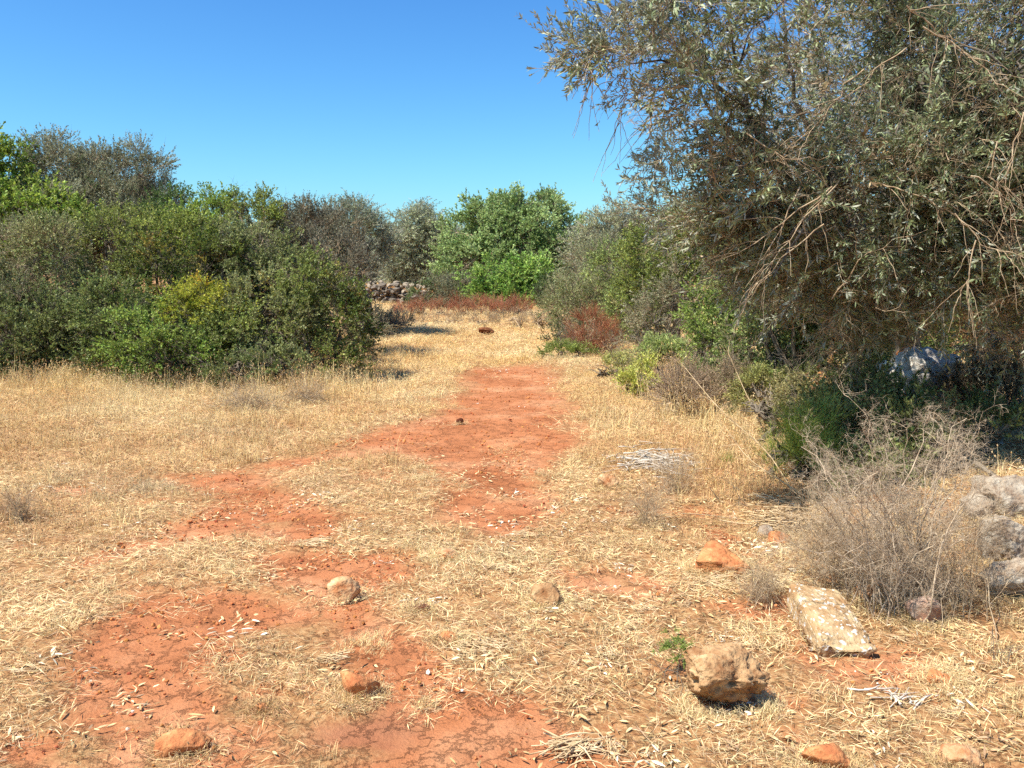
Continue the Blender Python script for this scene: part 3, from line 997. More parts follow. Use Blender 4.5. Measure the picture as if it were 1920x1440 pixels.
plant('shrub', 'straggly grey-green shrub at the right edge of the left hedge, thin on leaves', 'shrub',
      [(665, 612, 28, 30, 15.5), (686, 608, 24, 20, 18)], 'scrub', GREY1, DULL2, 55, 0.9, gaps=0.47)
plant('shrub', 'sparse grey-green bush below the left end of the dry stone wall', 'shrub',
      [(712, 606, 44, 16, 22), (740, 612, 30, 12, 21.5), (680, 616, 34, 16, 20)], 'scrub', GREY1, (0.33, 0.32, 0.19), 50, 1.0, gaps=0.42, twigs=0.5)
plant('bramble', 'low bramble with arching green canes in the tall grass before the hedge', 'bramble',
      [(440, 690, 55, 20, 12.2, 0.4), (520, 680, 50, 22, 12.3, 0.4)], 'herb', (0.16, 0.20, 0.06), (0.30, 0.32, 0.13), 60, 1.3, gaps=0.5)

# ================================================================== BACKGROUND BEYOND THE FIELD
plant('olive_tree', 'round pale olive tree standing left of the big green tree', 'tree',
      [(790, 440, 46, 38, 43), (800, 475, 60, 48, 43), (770, 500, 50, 30, 43)], 'farolive', OLV1, OLV2, 20, 1.8, trunk=(1.7, 0.16), gaps=0.40)
plant('carob_tree', 'big bright green tree in the middle distance with grey branches showing', 'tree',
      [(925, 405, 52, 34, 40), (1000, 402, 55, 36, 40), (900, 450, 66, 48, 40), (985, 465, 95, 60, 39.5), (880, 500, 60, 42, 39), (1040, 505, 50, 50, 39)],
      'carob', (0.24, 0.33, 0.10), (0.46, 0.56, 0.24), 26, 1.55, trunk=(1.8, 0.3), bark=M_DEAD, gaps=0.45, lump=0.42, stem_r=0.08, fine=60)
plant('shrub', 'fresh green shrub at the foot of the big middle-distance tree', 'shrub',
      [(930, 530, 66, 30, 36), (985, 525, 42, 34, 36), (950, 560, 70, 26, 35.5)], 'carob', (0.16, 0.28, 0.045), (0.34, 0.48, 0.11), 20, 1.6)
plant('shrub', 'grey-green feathery shrub left of the fresh green one, behind the rusty weeds', 'shrub',
      [(860, 552, 42, 26, 36), (830, 545, 26, 20, 36.5)], 'scrub', GREY1, (0.19, 0.21, 0.12), 24, 1.6)
plant('shrub', 'small green shrub growing at the right end of the dry stone wall', 'shrub',
      [(796, 556, 22, 20, 36.5)], 'lentisk', (0.085, 0.13, 0.035), (0.18, 0.23, 0.08), 40, 1.3)
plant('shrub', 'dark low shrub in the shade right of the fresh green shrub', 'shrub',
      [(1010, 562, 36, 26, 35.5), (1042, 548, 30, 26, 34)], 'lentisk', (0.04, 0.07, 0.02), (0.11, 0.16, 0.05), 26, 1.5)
plant('olive_tree', 'rounded grey-green olive whose dome breaks the skyline right of the big tree', 'tree',
      [(1145, 452, 44, 46, 33), (1130, 490, 60, 44, 33), (1180, 500, 40, 40, 33)], 'farolive', (0.20, 0.22, 0.09), (0.38, 0.39, 0.20), 20, 1.7, trunk=(1.3, 0.14), gaps=0.40)
plant('olive_tree', 'small pale olive just left of the near olive tree, low on the skyline', 'tree',
      [(1205, 462, 30, 30, 36), (1085, 470, 36, 34, 40)], 'farolive', OLV1, (0.24, 0.27, 0.18), 18, 1.7, trunk=(1.4, 0.12))
plant('shrub', 'grey leafless-looking shrub with dark upper twigs, behind the rust-red weed', 'shrub',
      [(1130, 520, 60, 52, 25), (1095, 560, 56, 42, 24)], 'scrub', (0.20, 0.22, 0.10), (0.36, 0.38, 0.20), 36, 1.35, twigs=0.3)
for i, (px, py, rx, ry, Yd, lab) in enumerate([
        (715, 485, 40, 26, 56, 'very pale far olive seen in the sky gap left of centre'),
        (745, 500, 34, 26, 50, 'low far olive right above the dry stone wall'),
        (660, 492, 55, 36, 52, 'far grey olive behind the left end of the dry stone wall'),
        (560, 470, 90, 50, 60, 'far olive hidden behind the left hedge, tops only'),
        (1080, 500, 60, 46, 58, 'far olive filling the skyline between the big tree and the domed olive'),
        (850, 490, 50, 46, 55, 'far olive in the narrow space between the round olive and the big tree'),
        (1250, 470, 80, 60, 50, 'far olive glimpsed behind the right-hand thicket')]):
    plant('olive_tree', lab, 'tree', [(px, py, rx, ry, Yd), (px + rx * 0.4, py + ry * 0.5, rx * 0.8, ry * 0.7, Yd)], 'farolive', OLV1, (0.25, 0.28, 0.19), 9, 2.7,
          trunk=(1.8, 0.15), twigs=0.15)

# low far belts of scrub that close the horizon, too many and too far to count
def belt(x0, x1, y0, y1, n, z0, z1, c1, c2, key='farolive', sc=3.2):
    p = np.c_[rng.uniform(x0, x1, n), rng.uniform(y0, y1, n), np.zeros(n)]
    hgt = z0 + (z1 - z0) * fbm(p[:, :2] * 0.12, 3, 91)
    p[:, 2] = gz(p) + hgt * rng.random(n) ** 0.7
    return p, euler_from_z(unit(rdir(n) + np.array([0, -0.3, 0.7])), rng.uniform(0, 6.28, n)), sc * rng.uniform(0.6, 1.2, n), mixcol(c1, c2, np.clip((fbm(p * 0.3, 3, 77) - .5) * 2.5 + .5, 0, 1))
B1 = belt(-95, 95, 72, 90, 9000, 1.6, 4.4, OLV1, (0.24, 0.27, 0.18))
scatter('woodland', 'farolive', B1[0], B1[1], B1[2], B1[3], None, 'belt of far olive scrub closing the horizon behind everything', 'woodland')
for lab, x0, x1, y0, y1, n in (('mass of thick scrub behind the left hedge', -46, -17, 17, 30, 4200),
                              ('thick scrub far right behind the near olive tree', 9, 40, 13, 34, 5200)):
    q = belt(x0, x1, y0, y1, n, 2.0, 4.6, DULL1, DULL2, 'lentisk', 3.0)
    scatter('thicket', 'lentisk', q[0], q[1], q[2], q[3], None, lab, 'thicket')

# ---- dry stone wall
wall = link('dry_stone_wall', None, None, None, 'low dry stone wall of grey rubble beyond the field, right of the left hedge', 'wall', None, (-6.0, TERRACE, 0))
stone_meshes = [[rock_mesh('stone', 1, 1, 1, 200 + k * 3 + j, R_WALL[j], cuts=7, rough=0.06, sub=1) for k in range(6)] for j in range(2)]
wx0, wx1 = WP(560, 560, TERRACE)[0], WP(812, 560, TERRACE)[0]
row_z, r_i = 0.0, 0
while row_z < 0.84:
    rh = rng.uniform(0.12, 0.19)
    x = wx0 + rng.uniform(-0.1, 0.1)
    while x < wx1 - row_z * 0.4:
        w = rng.choice([rng.uniform(0.1, 0.18), rng.uniform(0.18, 0.3), rng.uniform(0.3, 0.46)])
        pale = 1 if rng.random() < (0.55 if row_z > 0.6 else 0.18) else 0
        o = link('stone', stone_meshes[pale][rng.integers(6)], wall)
        yy = TERRACE - 0.06 + 0.09 * row_z / 0.8 + rng.normal() * 0.03
        o.location = (x + w / 2 + 6.0, yy - TERRACE, gz1(x, TERRACE - 0.3) + row_z - 0.03 + rng.normal() * 0.028)
        o.scale = (w * 1.08, rng.uniform(0.26, 0.36), rh * rng.uniform(0.95, 1.5))
        o.rotation_euler = (rng.normal() * 0.15, rng.normal() * 0.22, rng.normal() * 0.5)
        x += w * 0.93
    row_z += rh * 0.97
for k in range(26):       # coping boulders, tan and pale
    x = rng.uniform(wx0, wx1 - 0.4)
    o = link('stone', stone_meshes[1][rng.integers(6)], wall)
    s_ = rng.uniform(0.16, 0.3)
    o.location = (x + 6.0, rng.uniform(0, 0.35), gz1(x, TERRACE - 0.3) + 0.78)
    o.scale = (s_ * 1.3, s_, s_ * 0.75)
    o.rotation_euler = (0, 0, rng.uniform(0, 3))

# ---- rust-red dry weeds
RU1, RU2 = (0.24, 0.085, 0.045), (0.40, 0.165, 0.09)
RUST_GROUP = 'rust-red dry dock bushes along the far end of the field'
for k, (px, py, rx, ry, Yd) in enumerate([(790, 588, 26, 17, 28.5), (830, 591, 22, 15, 28.5), (868, 587, 24, 18, 28.5), (905, 586, 26, 20, 28.5), (940, 590, 22, 17, 28.5), (972, 586, 22, 18, 28.5), (760, 592, 22, 13, 29)]):
    plant('dock_bush', ['leftmost but one rust-red bush below the dry stone wall', 'third rust-red bush from the left in the far row', 'rust-red bush in the far row below the feathery grey shrub',
                        'reddest and tallest bush of the far rusty row, middle', 'rust-red bush second from the right end of the far row', 'rust-red bush at the right end of the far row',
                        'faded rust-red bush at the left end of the far row'][k], 'bush',
          [(px, py, rx, ry, Yd, 0.4)], 'rustspike', (0.28, 0.105, 0.055), (0.50, 0.235, 0.135), 60, 1.0, twigs=0.3, twigkey='deadtwig', up=1.6, rnd=0.35, gaps=0.3, group=None, partname='seed_heads', bark=M_DEAD)
for k, (px, py, rx, ry, Yd, lab) in enumerate([
        (720, 612, 46, 14, 22, 'grey-brown dead weed clump at the left end of the field, beside the hedge'),
        (770, 612, 44, 18, 24, 'grey dead weed clump below the left rusty bushes'),
        (840, 610, 44, 15, 24.5, 'grey dead weed clump left of the dark log'),
        (905, 608, 36, 13, 24.8, 'grey dead weed clump just behind the dark log'),
        (965, 608, 38, 14, 24.5, 'grey dead weed clump right of the dark log'),
        (1015, 602, 32, 18, 24.5, 'grey dead weed clump at the right end of the far field')]):
    plant('dead_weeds', lab, 'weeds', [(px, py, rx, ry, Yd, 0.6)], 'rustspike', (0.34, 0.25, 0.16), (0.56, 0.44, 0.28), 22, 0.8, twigs=1.0, twigkey='weedtwig', up=1.6, rnd=0.4, gaps=0.3, partname='seed_heads', bark=M_DEAD)
rock('rusty brown broken log lying in the far field in front of the weeds', 912, 632, 30, 15, R_LOG, 301, 'log', 'log', depth=0.5, sink=0.0, sub=3, rough=0.2, holes=0.3)
rock('short dark piece of wood right of the larger rusty log', 962, 624, 16, 7, R_LOG, 302, 'log', 'log', depth=0.5, sink=0.0, sub=3)
for px, py, sz, sd, lab in ((660, 690, 0, 0, ''),):
    pass

# ================================================================== RIGHT-HAND THICKET
plant('dock_bush', 'large rust-red bush with fine stems on the right of the far field', 'bush',
      [(1118, 640, 30, 26, 15.9, 0.35), (1078, 622, 13, 20, 16, 0.2), (1106, 602, 17, 8, 16, 0.2), (1095, 650, 26, 18, 15.9, 0.3), (1142, 636, 10, 24, 15.9, 0.2)], 'rustspike', RU1, (0.42, 0.17, 0.09), 120, 0.72, twigs=0.35, twigkey='deadtwig', up=1.2, rnd=0.45, gaps=0.36, partname='seed_heads', bark=M_DEAD)
plant('herb_clump', 'low green herb clump at the foot of the large rust-red bush', 'herb',
      [(1052, 664, 32, 16, 15.5, 0.35), (1088, 668, 28, 12, 15.3, 0.3)], 'herb', (0.22, 0.27, 0.06), (0.42, 0.45, 0.14), 110, 1.1)
plant('shrub', 'dark small-leaved shrub just left of the large rust-red bush', 'shrub',
      [(1050, 640, 24, 18, 19.2), (1062, 612, 20, 22, 20)], 'lentisk', (0.06, 0.09, 0.03), (0.14, 0.16, 0.07), 60, 0.9)
plant('shrub', 'greyish green shrub above the large rust-red bush', 'shrub',
      [(1085, 570, 55, 42, 21), (1150, 570, 55, 50, 20.5), (1165, 615, 40, 40, 19)], 'scrub', (0.18, 0.21, 0.075), (0.35, 0.38, 0.16), 44, 1.15)
plant('shrub', 'tall leafy green shrub whose left side meets the sky below the near olive', 'shrub',
      [(1250, 475, 52, 55, 15.5), (1215, 540, 50, 55, 16), (1285, 530, 60, 70, 15), (1330, 450, 60, 60, 14.5)], 'lentisk', (0.18, 0.23, 0.045), (0.40, 0.45, 0.11), 58, 1.0, c3=(0.32, 0.30, 0.12), c3frac=0.38)
plant('shrub', 'green rounded shrub standing above and behind the large rust-red bush', 'shrub',
      [(1180, 520, 46, 44, 18.5), (1200, 580, 50, 44, 17.8), (1150, 500, 40, 34, 19)], 'lentisk', (0.17, 0.22, 0.06), (0.36, 0.42, 0.13), 50, 1.0)
plant('shrub', 'grey thin-leaved twiggy shrub in the middle of the right thicket', 'shrub',
      [(1255, 600, 55, 50, 14.2), (1215, 640, 46, 34, 14.6), (1290, 560, 40, 45, 14)], 'scrub', (0.20, 0.20, 0.11), (0.36, 0.35, 0.20), 50, 1.0, twigs=0.4)
plant('shrub', 'mastic shrub with orange-tipped leaves on top, right of the grey twiggy shrub', 'shrub',
      [(1345, 590, 52, 34, 12), (1370, 640, 66, 50, 11.8), (1325, 670, 48, 42, 11.6)], 'lentisk', (0.16, 0.24, 0.045), (0.36, 0.44, 0.11), 64, 0.9, c3=(0.30, 0.13, 0.035), c3frac=0.40)
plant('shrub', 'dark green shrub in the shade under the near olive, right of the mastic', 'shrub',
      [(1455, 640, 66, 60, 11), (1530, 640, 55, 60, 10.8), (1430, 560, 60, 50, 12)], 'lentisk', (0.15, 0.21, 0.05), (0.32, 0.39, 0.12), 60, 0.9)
plant('shrub', 'sunlit yellow-green shrub glimpsed behind the grey boulder', 'shrub',
      [(1780, 600, 90, 60, 14, 0.8), (1700, 560, 60, 50, 15), (1880, 560, 80, 90, 13.5)], 'lentisk', (0.2, 0.28, 0.05), (0.40, 0.48, 0.13), 50, 1.0)
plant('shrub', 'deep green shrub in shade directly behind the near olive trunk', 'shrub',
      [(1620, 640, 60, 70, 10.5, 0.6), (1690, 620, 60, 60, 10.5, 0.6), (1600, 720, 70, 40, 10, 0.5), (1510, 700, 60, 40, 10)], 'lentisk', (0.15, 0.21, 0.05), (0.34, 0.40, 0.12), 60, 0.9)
plant('shrub', 'leafy green shrub filling the space under the left half of the near olive', 'shrub',
      [(1420, 520, 60, 55, 9.5, 0.6), (1500, 560, 70, 60, 9.2, 0.6), (1590, 590, 60, 50, 9.4, 0.6), (1440, 610, 60, 45, 9.5, 0.5), (1430, 680, 56, 40, 9.6, 0.5), (1500, 680, 60, 44, 9.5, 0.5), (1570, 680, 60, 44, 9.5, 0.5)], 'lentisk', (0.14, 0.19, 0.05), (0.34, 0.39, 0.13), 70, 0.85)
plant('dock_bush', 'rust-brown dry bush behind the boulder near the right frame edge', 'bush',
      [(1865, 620, 40, 45, 11.5, 0.5), (1830, 660, 30, 25, 11)], 'rustspike', (0.22, 0.09, 0.04), (0.40, 0.18, 0.08), 70, 1.0, up=1.0, twigs=0.4, twigkey='deadtwig', partname='seed_heads', bark=M_DEAD)
plant('euphorbia', 'yellow-green herb cushion at the edge of the path grass, lowest of its group', 'herb',
      [(1195, 716, 34, 24, 11.3, 0.3), (1228, 702, 30, 24, 11.7, 0.3)], 'herb', (0.36, 0.38, 0.07), (0.58, 0.58, 0.15), 190, 1.15)
plant('euphorbia', 'pale green herb clump right of the yellow-green cushion', 'herb',
      [(1255, 680, 34, 34, 13.2, 0.35), (1235, 655, 26, 20, 13.5)], 'herb', (0.26, 0.33, 0.08), (0.44, 0.50, 0.18), 150, 1.3)
plant('herb_clump', 'low green weeds left of the yellow-green cushion, below the rusty bush', 'herb',
      [(1135, 696, 38, 16, 12.9, 0.3), (1168, 688, 28, 18, 13.0, 0.3)], 'herb', (0.32, 0.34, 0.08), (0.52, 0.50, 0.18), 120, 1.1)
plant('herb_clump', 'leafy green clump under the mastic shrub beside dry stalks', 'herb',
      [(1345, 705, 46, 22, 11.3, 0.35)], 'herb', (0.11, 0.16, 0.04), (0.24, 0.29, 0.09), 120, 1.2)
plant('herb_clump', 'yellowing leafy weeds under the near olive, left of the withered plant', 'herb',
      [(1430, 735, 46, 30, 9.1, 0.3), (1500, 725, 40, 26, 8.9, 0.3), (1450, 790, 40, 20, 8.0, 0.25)], 'herb', (0.26, 0.28, 0.08), (0.50, 0.46, 0.17), 170, 1.0, c3=(0.45, 0.32, 0.15), c3frac=0.45)
plant('heath_bush', 'small brown dead heath bush in the straw right of the path', 'bush',
      [(1283, 744, 40, 32, 9.5, 0.28)], 'rustspike', (0.22, 0.15, 0.10), (0.38, 0.28, 0.19), 170, 0.8, twigs=1.0, twigkey='weedtwig', up=1.0, rnd=0.5, partname='seed_heads', bark=M_DEAD)
plant('heath_bush', 'larger brown dead heath bush behind the small one, under the mastic', 'bush',
      [(1365, 736, 40, 26, 9.5, 0.25)], 'rustspike', (0.20, 0.14, 0.09), (0.36, 0.27, 0.17), 130, 0.8, twigs=1.0, twigkey='weedtwig', up=1.0, rnd=0.5, partname='seed_heads', bark=M_DEAD)

# ================================================================== NEAR OLIVE TREE
OG = np.random.default_rng(77)
ob = np.array([*WP(1690, 760, 8.6)[:2]])
O0 = np.array([ob[0], ob[1], gz1(*ob)])
olive = link('olive_tree', None, None, None, 'big near olive tree filling the upper right, silvery leaves, bare twigs', 'tree', None, O0)
OL = [  # px, py, rx, ry, distance, depth, density
    (1145, 92, 46, 32, 5.2, 0.2, 36), (1110, 100, 26, 20, 5.1, 0.12, 25), (1205, 50, 50, 46, 5.4, 0.28, 80),
    (1290, 60, 90, 85, 5.7, 0.45, 100), (1285, 155, 70, 54, 5.6, 0.35, 80), (1400, 110, 130, 130, 6.0, 0.6, 80),
    (1350, 305, 54, 48, 5.9, 0.3, 95), (1395, 250, 72, 66, 6.2, 0.45, 70), (1330, 378, 46, 42, 6.0, 0.3, 80),
    (1380, 390, 105, 80, 6.2, 0.6, 90), (1480, 360, 130, 110, 6.3, 0.7, 85), (1560, 480, 150, 90, 6.4, 0.7, 90), (1440, 490, 90, 60, 6.4, 0.5, 70),
    (1650, 370, 150, 130, 6.4, 0.8, 90), (1600, 110, 150, 130, 6.8, 0.8, 75), (1800, 90, 170, 140, 6.5, 0.8, 85),
    (1800, 330, 170, 150, 6.3, 0.8, 95), (1770, 500, 150, 70, 6.3, 0.6, 70), (1930, 480, 110, 150, 6.0, 0.6, 85), (1960, 250, 160, 170, 6.0, 0.9, 80),
    (1650, 560, 120, 50, 6.8, 0.5, 80), (1560, 570, 70, 46, 7.2, 0.5, 70), (1500, -50, 220, 70, 6.4, 0.6, 34), (1800, -60, 240, 80, 6.2, 0.7, 34),
    (1900, 640, 90, 70, 7.0, 0.5, 60), (1450, 200, 140, 120, 8.2, 0.8, 40), (1700, 250, 260, 230, 8.8, 1.0, 50)]
holes_px = [(1430, 100, 34, 40), (1520, 240, 44, 30), (1250, 230, 40, 26), (1320, 200, 26, 26), (1780, 170, 26, 20), (1470, 75, 40, 30), (1495, 180, 50, 45), (1650, 195, 28, 18), (1720, 200, 18, 14), (1860, 80, 30, 22), (1400, 215, 30, 30), (1850, 135, 18, 14)]
P, D, DN = [], [], []
for (px, py, rx, ry, Yd, rd, dn) in OL:
    c = WP(px, py, Yd); r = np.array([px2m(rx, Yd), rd, px2m(ry, Yd)])
    area = 4 * math.pi * ((r[0] * r[1]) ** 1.6 / 3 + (r[0] * r[2]) ** 1.6 / 3 + (r[1] * r[2]) ** 1.6 / 3) ** (1 / 1.6)
    n = int(area * dn * (0.8 if px < 1240 else 1.25))
    d = rdir(n, OG)
    lum = 1 + 0.5 * (fbm(d * 2.3 + c, 3, 7) - 0.5)
    P.append(c + d * r * ((0.3 + 0.75 * OG.random(n) ** 0.7) * lum)[:, None]); D.append(unit(d / r))
P, D = np.concatenate(P), np.concatenate(D)
keep = (fbm(P * 2.6, 3, 33) > 0.42) & (fbm(P * 5.5, 2, 34) > 0.36)
for hx, hy, hrx, hry in holes_px:       # the gaps in this crown, thinned along lines through it
    for Yd in (6.0, 6.6, 7.4, 8.4):
        c = WP(hx, hy, Yd)
        q = (P - c) / np.array([px2m(hrx, Yd), 0.5, px2m(hry, Yd)])
        keep &= ~((np.linalg.norm(q, axis=1) < 1.0) & (OG.random(len(P)) < 0.85))
ts = np.array(TO_SUN)                    # leaves thinned along sun rays, added to light the boulder and low plants
for c, rr in ((WP(1762, 715, 7.5), 0.42), (WP(1490, 830, 6.5), 0.42), (WP(1580, 730, 7.3), 0.34), (WP(1700, 860, 6.4), 0.25), (WP(1350, 640, 11.8), 0.6)):
    q = P - c
    t_ = q @ ts
    dist_ = np.linalg.norm(q - t_[:, None] * ts, axis=1)
    keep &= ~((t_ > 0.2) & (dist_ < rr) & (OG.random(len(P)) < 0.86))
P, D = P[keep], D[keep]
# droop increases outward, shoots run away from the trunk
outw = unit((P - (O0 + np.array([0.1, -0.6, 1.9]))) * np.array([1, 1, 0.7]))
n = len(P)
dirs = unit(outw * 0.8 + D * 0.3 + np.array([0, 0, -0.1]) + rdir(n, OG) * 0.6)
tt = np.clip((fbm(P * 1.5, 3, 55) - 0.5) * 2 + 0.5 + OG.normal(size=n) * 0.2, 0, 1)
C = mixcol((0.12, 0.15, 0.06), (0.27, 0.31, 0.15), tt)
br = OG.random(n) < 0.05
C[br] = np.array([0.26, 0.19, 0.10]) * OG.uniform(0.7, 1.2, (br.sum(), 1))
bare = vnoise(P * 1.9, 88) > np.clip(0.98 - (P[:, 0] - 0.9) * 0.15, 0.55, 0.98)
lf = ~bare | (OG.random(n) < 0.55)
scatter('foliage', 'olive', (P - O0)[lf], euler_from_z(dirs[lf], OG.uniform(0, 6.28, lf.sum())), OG.uniform(0.75, 1.15, lf.sum()), C[lf], olive)
tw = OG.random(n) < np.where(bare, 0.8, 0.26)
scatter('dead_twigs', 'deadtwig', (P - O0 - outw * 0.1)[tw], euler_from_z(unit(dirs[tw] + rdir(tw.sum(), OG) * 0.4), OG.uniform(0, 6.28, tw.sum())), OG.uniform(0.7, 1.5, tw.sum()), np.ones((tw.sum(), 3)) * .3, olive)

def limb(pts, r0, r1, name='limb', mat=M_BARK, k=8, parent=olive, org=O0, wob=0.05, n=14):
    pts = np.array(pts, float)
    seg = np.r_[0, np.cumsum(np.linalg.norm(np.diff(pts, axis=0), axis=1))]
    t = np.linspace(0, seg[-1], n)
    q = np.stack([np.interp(t, seg, pts[:, i]) for i in range(3)], 1)
    for _ in range(2):
        q[1:-1] = q[1:-1] * 0.5 + (q[:-2] + q[2:]) * 0.25
    q[1:-1] += OG.normal(size=(n - 2, 3)) * wob * seg[-1] / n
    b = Build()
    rr = np.linspace(r0, r1, n) * (1 + OG.normal(size=n) * 0.05)
    b.tubes((q - org)[None], rr[None], k)
    link(name, b.mesh(name, [mat], True), parent)
    return q
fork = O0 + np.array([-0.1, -0.2, 1.0])
limb([O0 - [0, 0, .15], O0 + [0.03, -0.05, .5], fork], 0.14, 0.10, 'trunk', k=12, wob=0.1)
tips = []
LIMBS = [  # through pixels of the photograph at given distances
    [(1640, 600, 8.2), (1560, 470, 7.2), (1400, 200, 6.1), (1385, 175, 6.0), (1300, 130, 5.6), (1180, 120, 5.3)],
    [(1640, 600, 8.2), (1500, 420, 7.0), (1384, 185, 6.1), (1380, 60, 6.0), (1330, -60, 6.0)],
    [(1650, 560, 8.2), (1560, 350, 7.2), (1480, 150, 6.8), (1470, -40, 6.8)],
    [(1700, 560, 8.0), (1740, 380, 7.0), (1700, 150, 6.6), (1620, -60, 6.4)],
    [(1720, 580, 8.0), (1850, 420, 6.8), (1900, 200, 6.2), (1900, -60, 6.0)],
    [(1680, 580, 7.9), (1600, 500, 6.8), (1480, 430, 6.2), (1380, 400, 6.0), (1290, 390, 5.8)],
    [(1700, 600, 7.8), (1760, 500, 6.6), (1850, 480, 6.0), (1960, 470, 5.6)],
    [(1690, 560, 8.0), (1640, 380, 6.8), (1570, 340, 6.2), (1510, 420, 5.8), (1450, 520, 5.7)],
    [(1700, 500, 7.6), (1690, 300, 6.4), (1750, 90, 5.9), (1790, 50, 5.7), (1900, 140, 5.5)]]
for i, lb in enumerate(LIMBS):
    q = limb([fork] + [WP(*z) for z in lb], 0.052, 0.004, 'limb', wob=0.09, n=22)
    tips.append(q)
tb, PT, RD, PT2, RD2 = Build(), [], [], [], []
allq = np.concatenate([q[6:] for q in tips])
sel = OG.choice(len(P), 520, replace=False)
for j in sel:
    e = P[j]
    st = allq[np.argmin(np.linalg.norm(allq - e, axis=1) + OG.random(len(allq)) * 0.4)]
    if np.linalg.norm(e - st) > 1.6: continue
    k = np.linspace(0, 1, 7)[:, None]
    z = st * (1 - k) + e * k + np.array([0, 0, 0.18]) * np.sin(k * math.pi) * np.linalg.norm(e - st)
    z[1:-1] += OG.normal(size=(5, 3)) * 0.03
    PT.append(z - O0); RD.append(OG.uniform(0.006, 0.011) * np.linspace(1, 0.3, 7))
tb.tubes(np.array(PT), np.array(RD), 5)
link('branches', tb.mesh('branches', [M_BARK], True), olive, 'stuff')
# long pale hanging shoots that stand out against the dark crown and the sky
tb = Build(); PT, RD = [], []
LONG = [((1500, 350, 5.6), (1440, 480, 5.5), (1400, 560, 5.5)), ((1570, 345, 5.6), (1500, 420, 5.5), (1430, 520, 5.4)), ((1545, 420, 5.4), (1470, 490, 5.4), (1410, 545, 5.4)),
        ((1730, 50, 5.3), (1800, 95, 5.3), (1870, 150, 5.2), (1900, 200, 5.2)), ((1700, 10, 5.3), (1745, 50, 5.3), (1830, 90, 5.3)), ((1620, 130, 5.5), (1560, 200, 5.5), (1500, 260, 5.5)),
        ((1870, 265, 5.2), (1860, 330, 5.2), (1890, 390, 5.2)), ((1920, 210, 5.1), (1880, 340, 5.1), (1930, 420, 5.1)), ((1820, 330, 5.2), (1860, 345, 5.2), (1900, 420, 5.2)),
        ((1640, 340, 5.6), (1720, 365, 5.5), (1800, 410, 5.5)), ((1560, 350, 5.5), (1490, 400, 5.5), (1390, 470, 5.5), (1320, 500, 5.6)), ((1830, 450, 5.2), (1815, 500, 5.2), (1800, 580, 5.3)),
        ((1790, 400, 5.3), (1840, 460, 5.2), (1900, 480, 5.2)), ((1330, 130, 5.5), (1240, 180, 5.4), (1180, 190, 5.4), (1160, 150, 5.4)), ((1250, 170, 5.4), (1170, 140, 5.3), (1150, 150, 5.3), (1128, 185, 5.3)),
        ((1170, 130, 5.3), (1168, 180, 5.3), (1162, 225, 5.3)), ((1280, 215, 5.5), (1220, 225, 5.5), (1190, 230, 5.5)), ((1220, 225, 5.5), (1215, 260, 5.5), (1204, 285, 5.5)), ((1260, 215, 5.5), (1240, 270, 5.5), (1200, 305, 5.5)),
        ((1200, 50, 5.4), (1160, 25, 5.4), (1152, 0, 5.4)), ((1190, 50, 5.4), (1120, 110, 5.3), (1085, 105, 5.2), (1070, 80, 5.2)), ((1150, 112, 5.3), (1110, 125, 5.2), (1085, 110, 5.1), (1062, 90, 5.1)),
        ((1110, 125, 5.2), (1112, 150, 5.2)), ((1400, 250, 5.7), (1480, 300, 5.6), (1560, 290, 5.6)), ((1700, 90, 5.6), (1600, 170, 5.6), (1540, 210, 5.6)), ((1560, 560, 5.9), (1630, 470, 5.7), (1740, 430, 5.6))]
for L_ in LONG:
    p0 = np.array([WP(*z) for z in L_])
    seg = np.r_[0, np.cumsum(np.linalg.norm(np.diff(p0, axis=0), axis=1))]
    t = np.linspace(0, seg[-1], 9)
    q = np.stack([np.interp(t, seg, p0[:, i]) for i in range(3)], 1)
    q[1:-1] = q[1:-1] * 0.5 + (q[:-2] + q[2:]) * 0.25 + OG.normal(size=(7, 3)) * 0.012
    PT.append(q - O0); RD.append(np.linspace(0.0048, 0.0013, 9))
    for _ in range(7):
        a = q[OG.integers(1, 9)]
        dd = unit(unit(q[-1] - q[0]) * 0.7 + rdir(1, OG)[0] * 0.7 + np.array([0, 0, -0.25]))
        ln = OG.uniform(0.12, 0.35)
        k = np.linspace(0, 1, 9)[:, None]
        z = a + dd * k * ln + np.array([0, 0, -0.06]) * k ** 2 + np.cumsum(OG.normal(size=(9, 3)) * 0.005, 0)
        PT.append(z - O0); RD.append(np.linspace(0.0024, 0.0010, 9))
tb.tubes(np.array(PT), np.array(RD), 5)
link('bare_shoots', tb.mesh('bare_shoots', [M_DEAD], True), olive, 'stuff')
# leafy shoots on the outer limb that reaches furthest left into the sky
sp = []
for (px, py, n_, sx, sy) in ((1085, 85, 8, 12, 14), (1115, 62, 8, 14, 12), (1092, 105, 5, 12, 12), (1128, 95, 8, 14, 12), (1150, 65, 8, 16, 26), (1160, 80, 6, 14, 14), (1110, 138, 3, 6, 6), (1145, 30, 0, 8, 8), (1185, 100, 14, 26, 20),
                             (1230, 60, 20, 30, 40), (1200, 180, 8, 20, 14), (1250, 325, 14, 22, 18), (1245, 345, 10, 24, 14), (1240, 395, 10, 20, 18), (1225, 390, 5, 8, 14), (1260, 290, 8, 20, 20), (1215, 25, 18, 24, 20)):
    for _ in range(n_):
        sp.append(WP(px + OG.normal() * sx, py + OG.normal() * sy, 5.25 + OG.normal() * 0.1))
sp = np.array(sp)
dd = unit(np.array([-0.8, -0.1, 0.25]) + rdir(len(sp), OG) * 0.8)
scatter('leafy_shoots', 'olive', sp - O0, euler_from_z(dd, OG.uniform(0, 6.28, len(sp))), OG.uniform(0.45, 0.8, len(sp)), mixcol((0.14, 0.16, 0.085), (0.26, 0.28, 0.17), OG.random(len(sp))), olive)

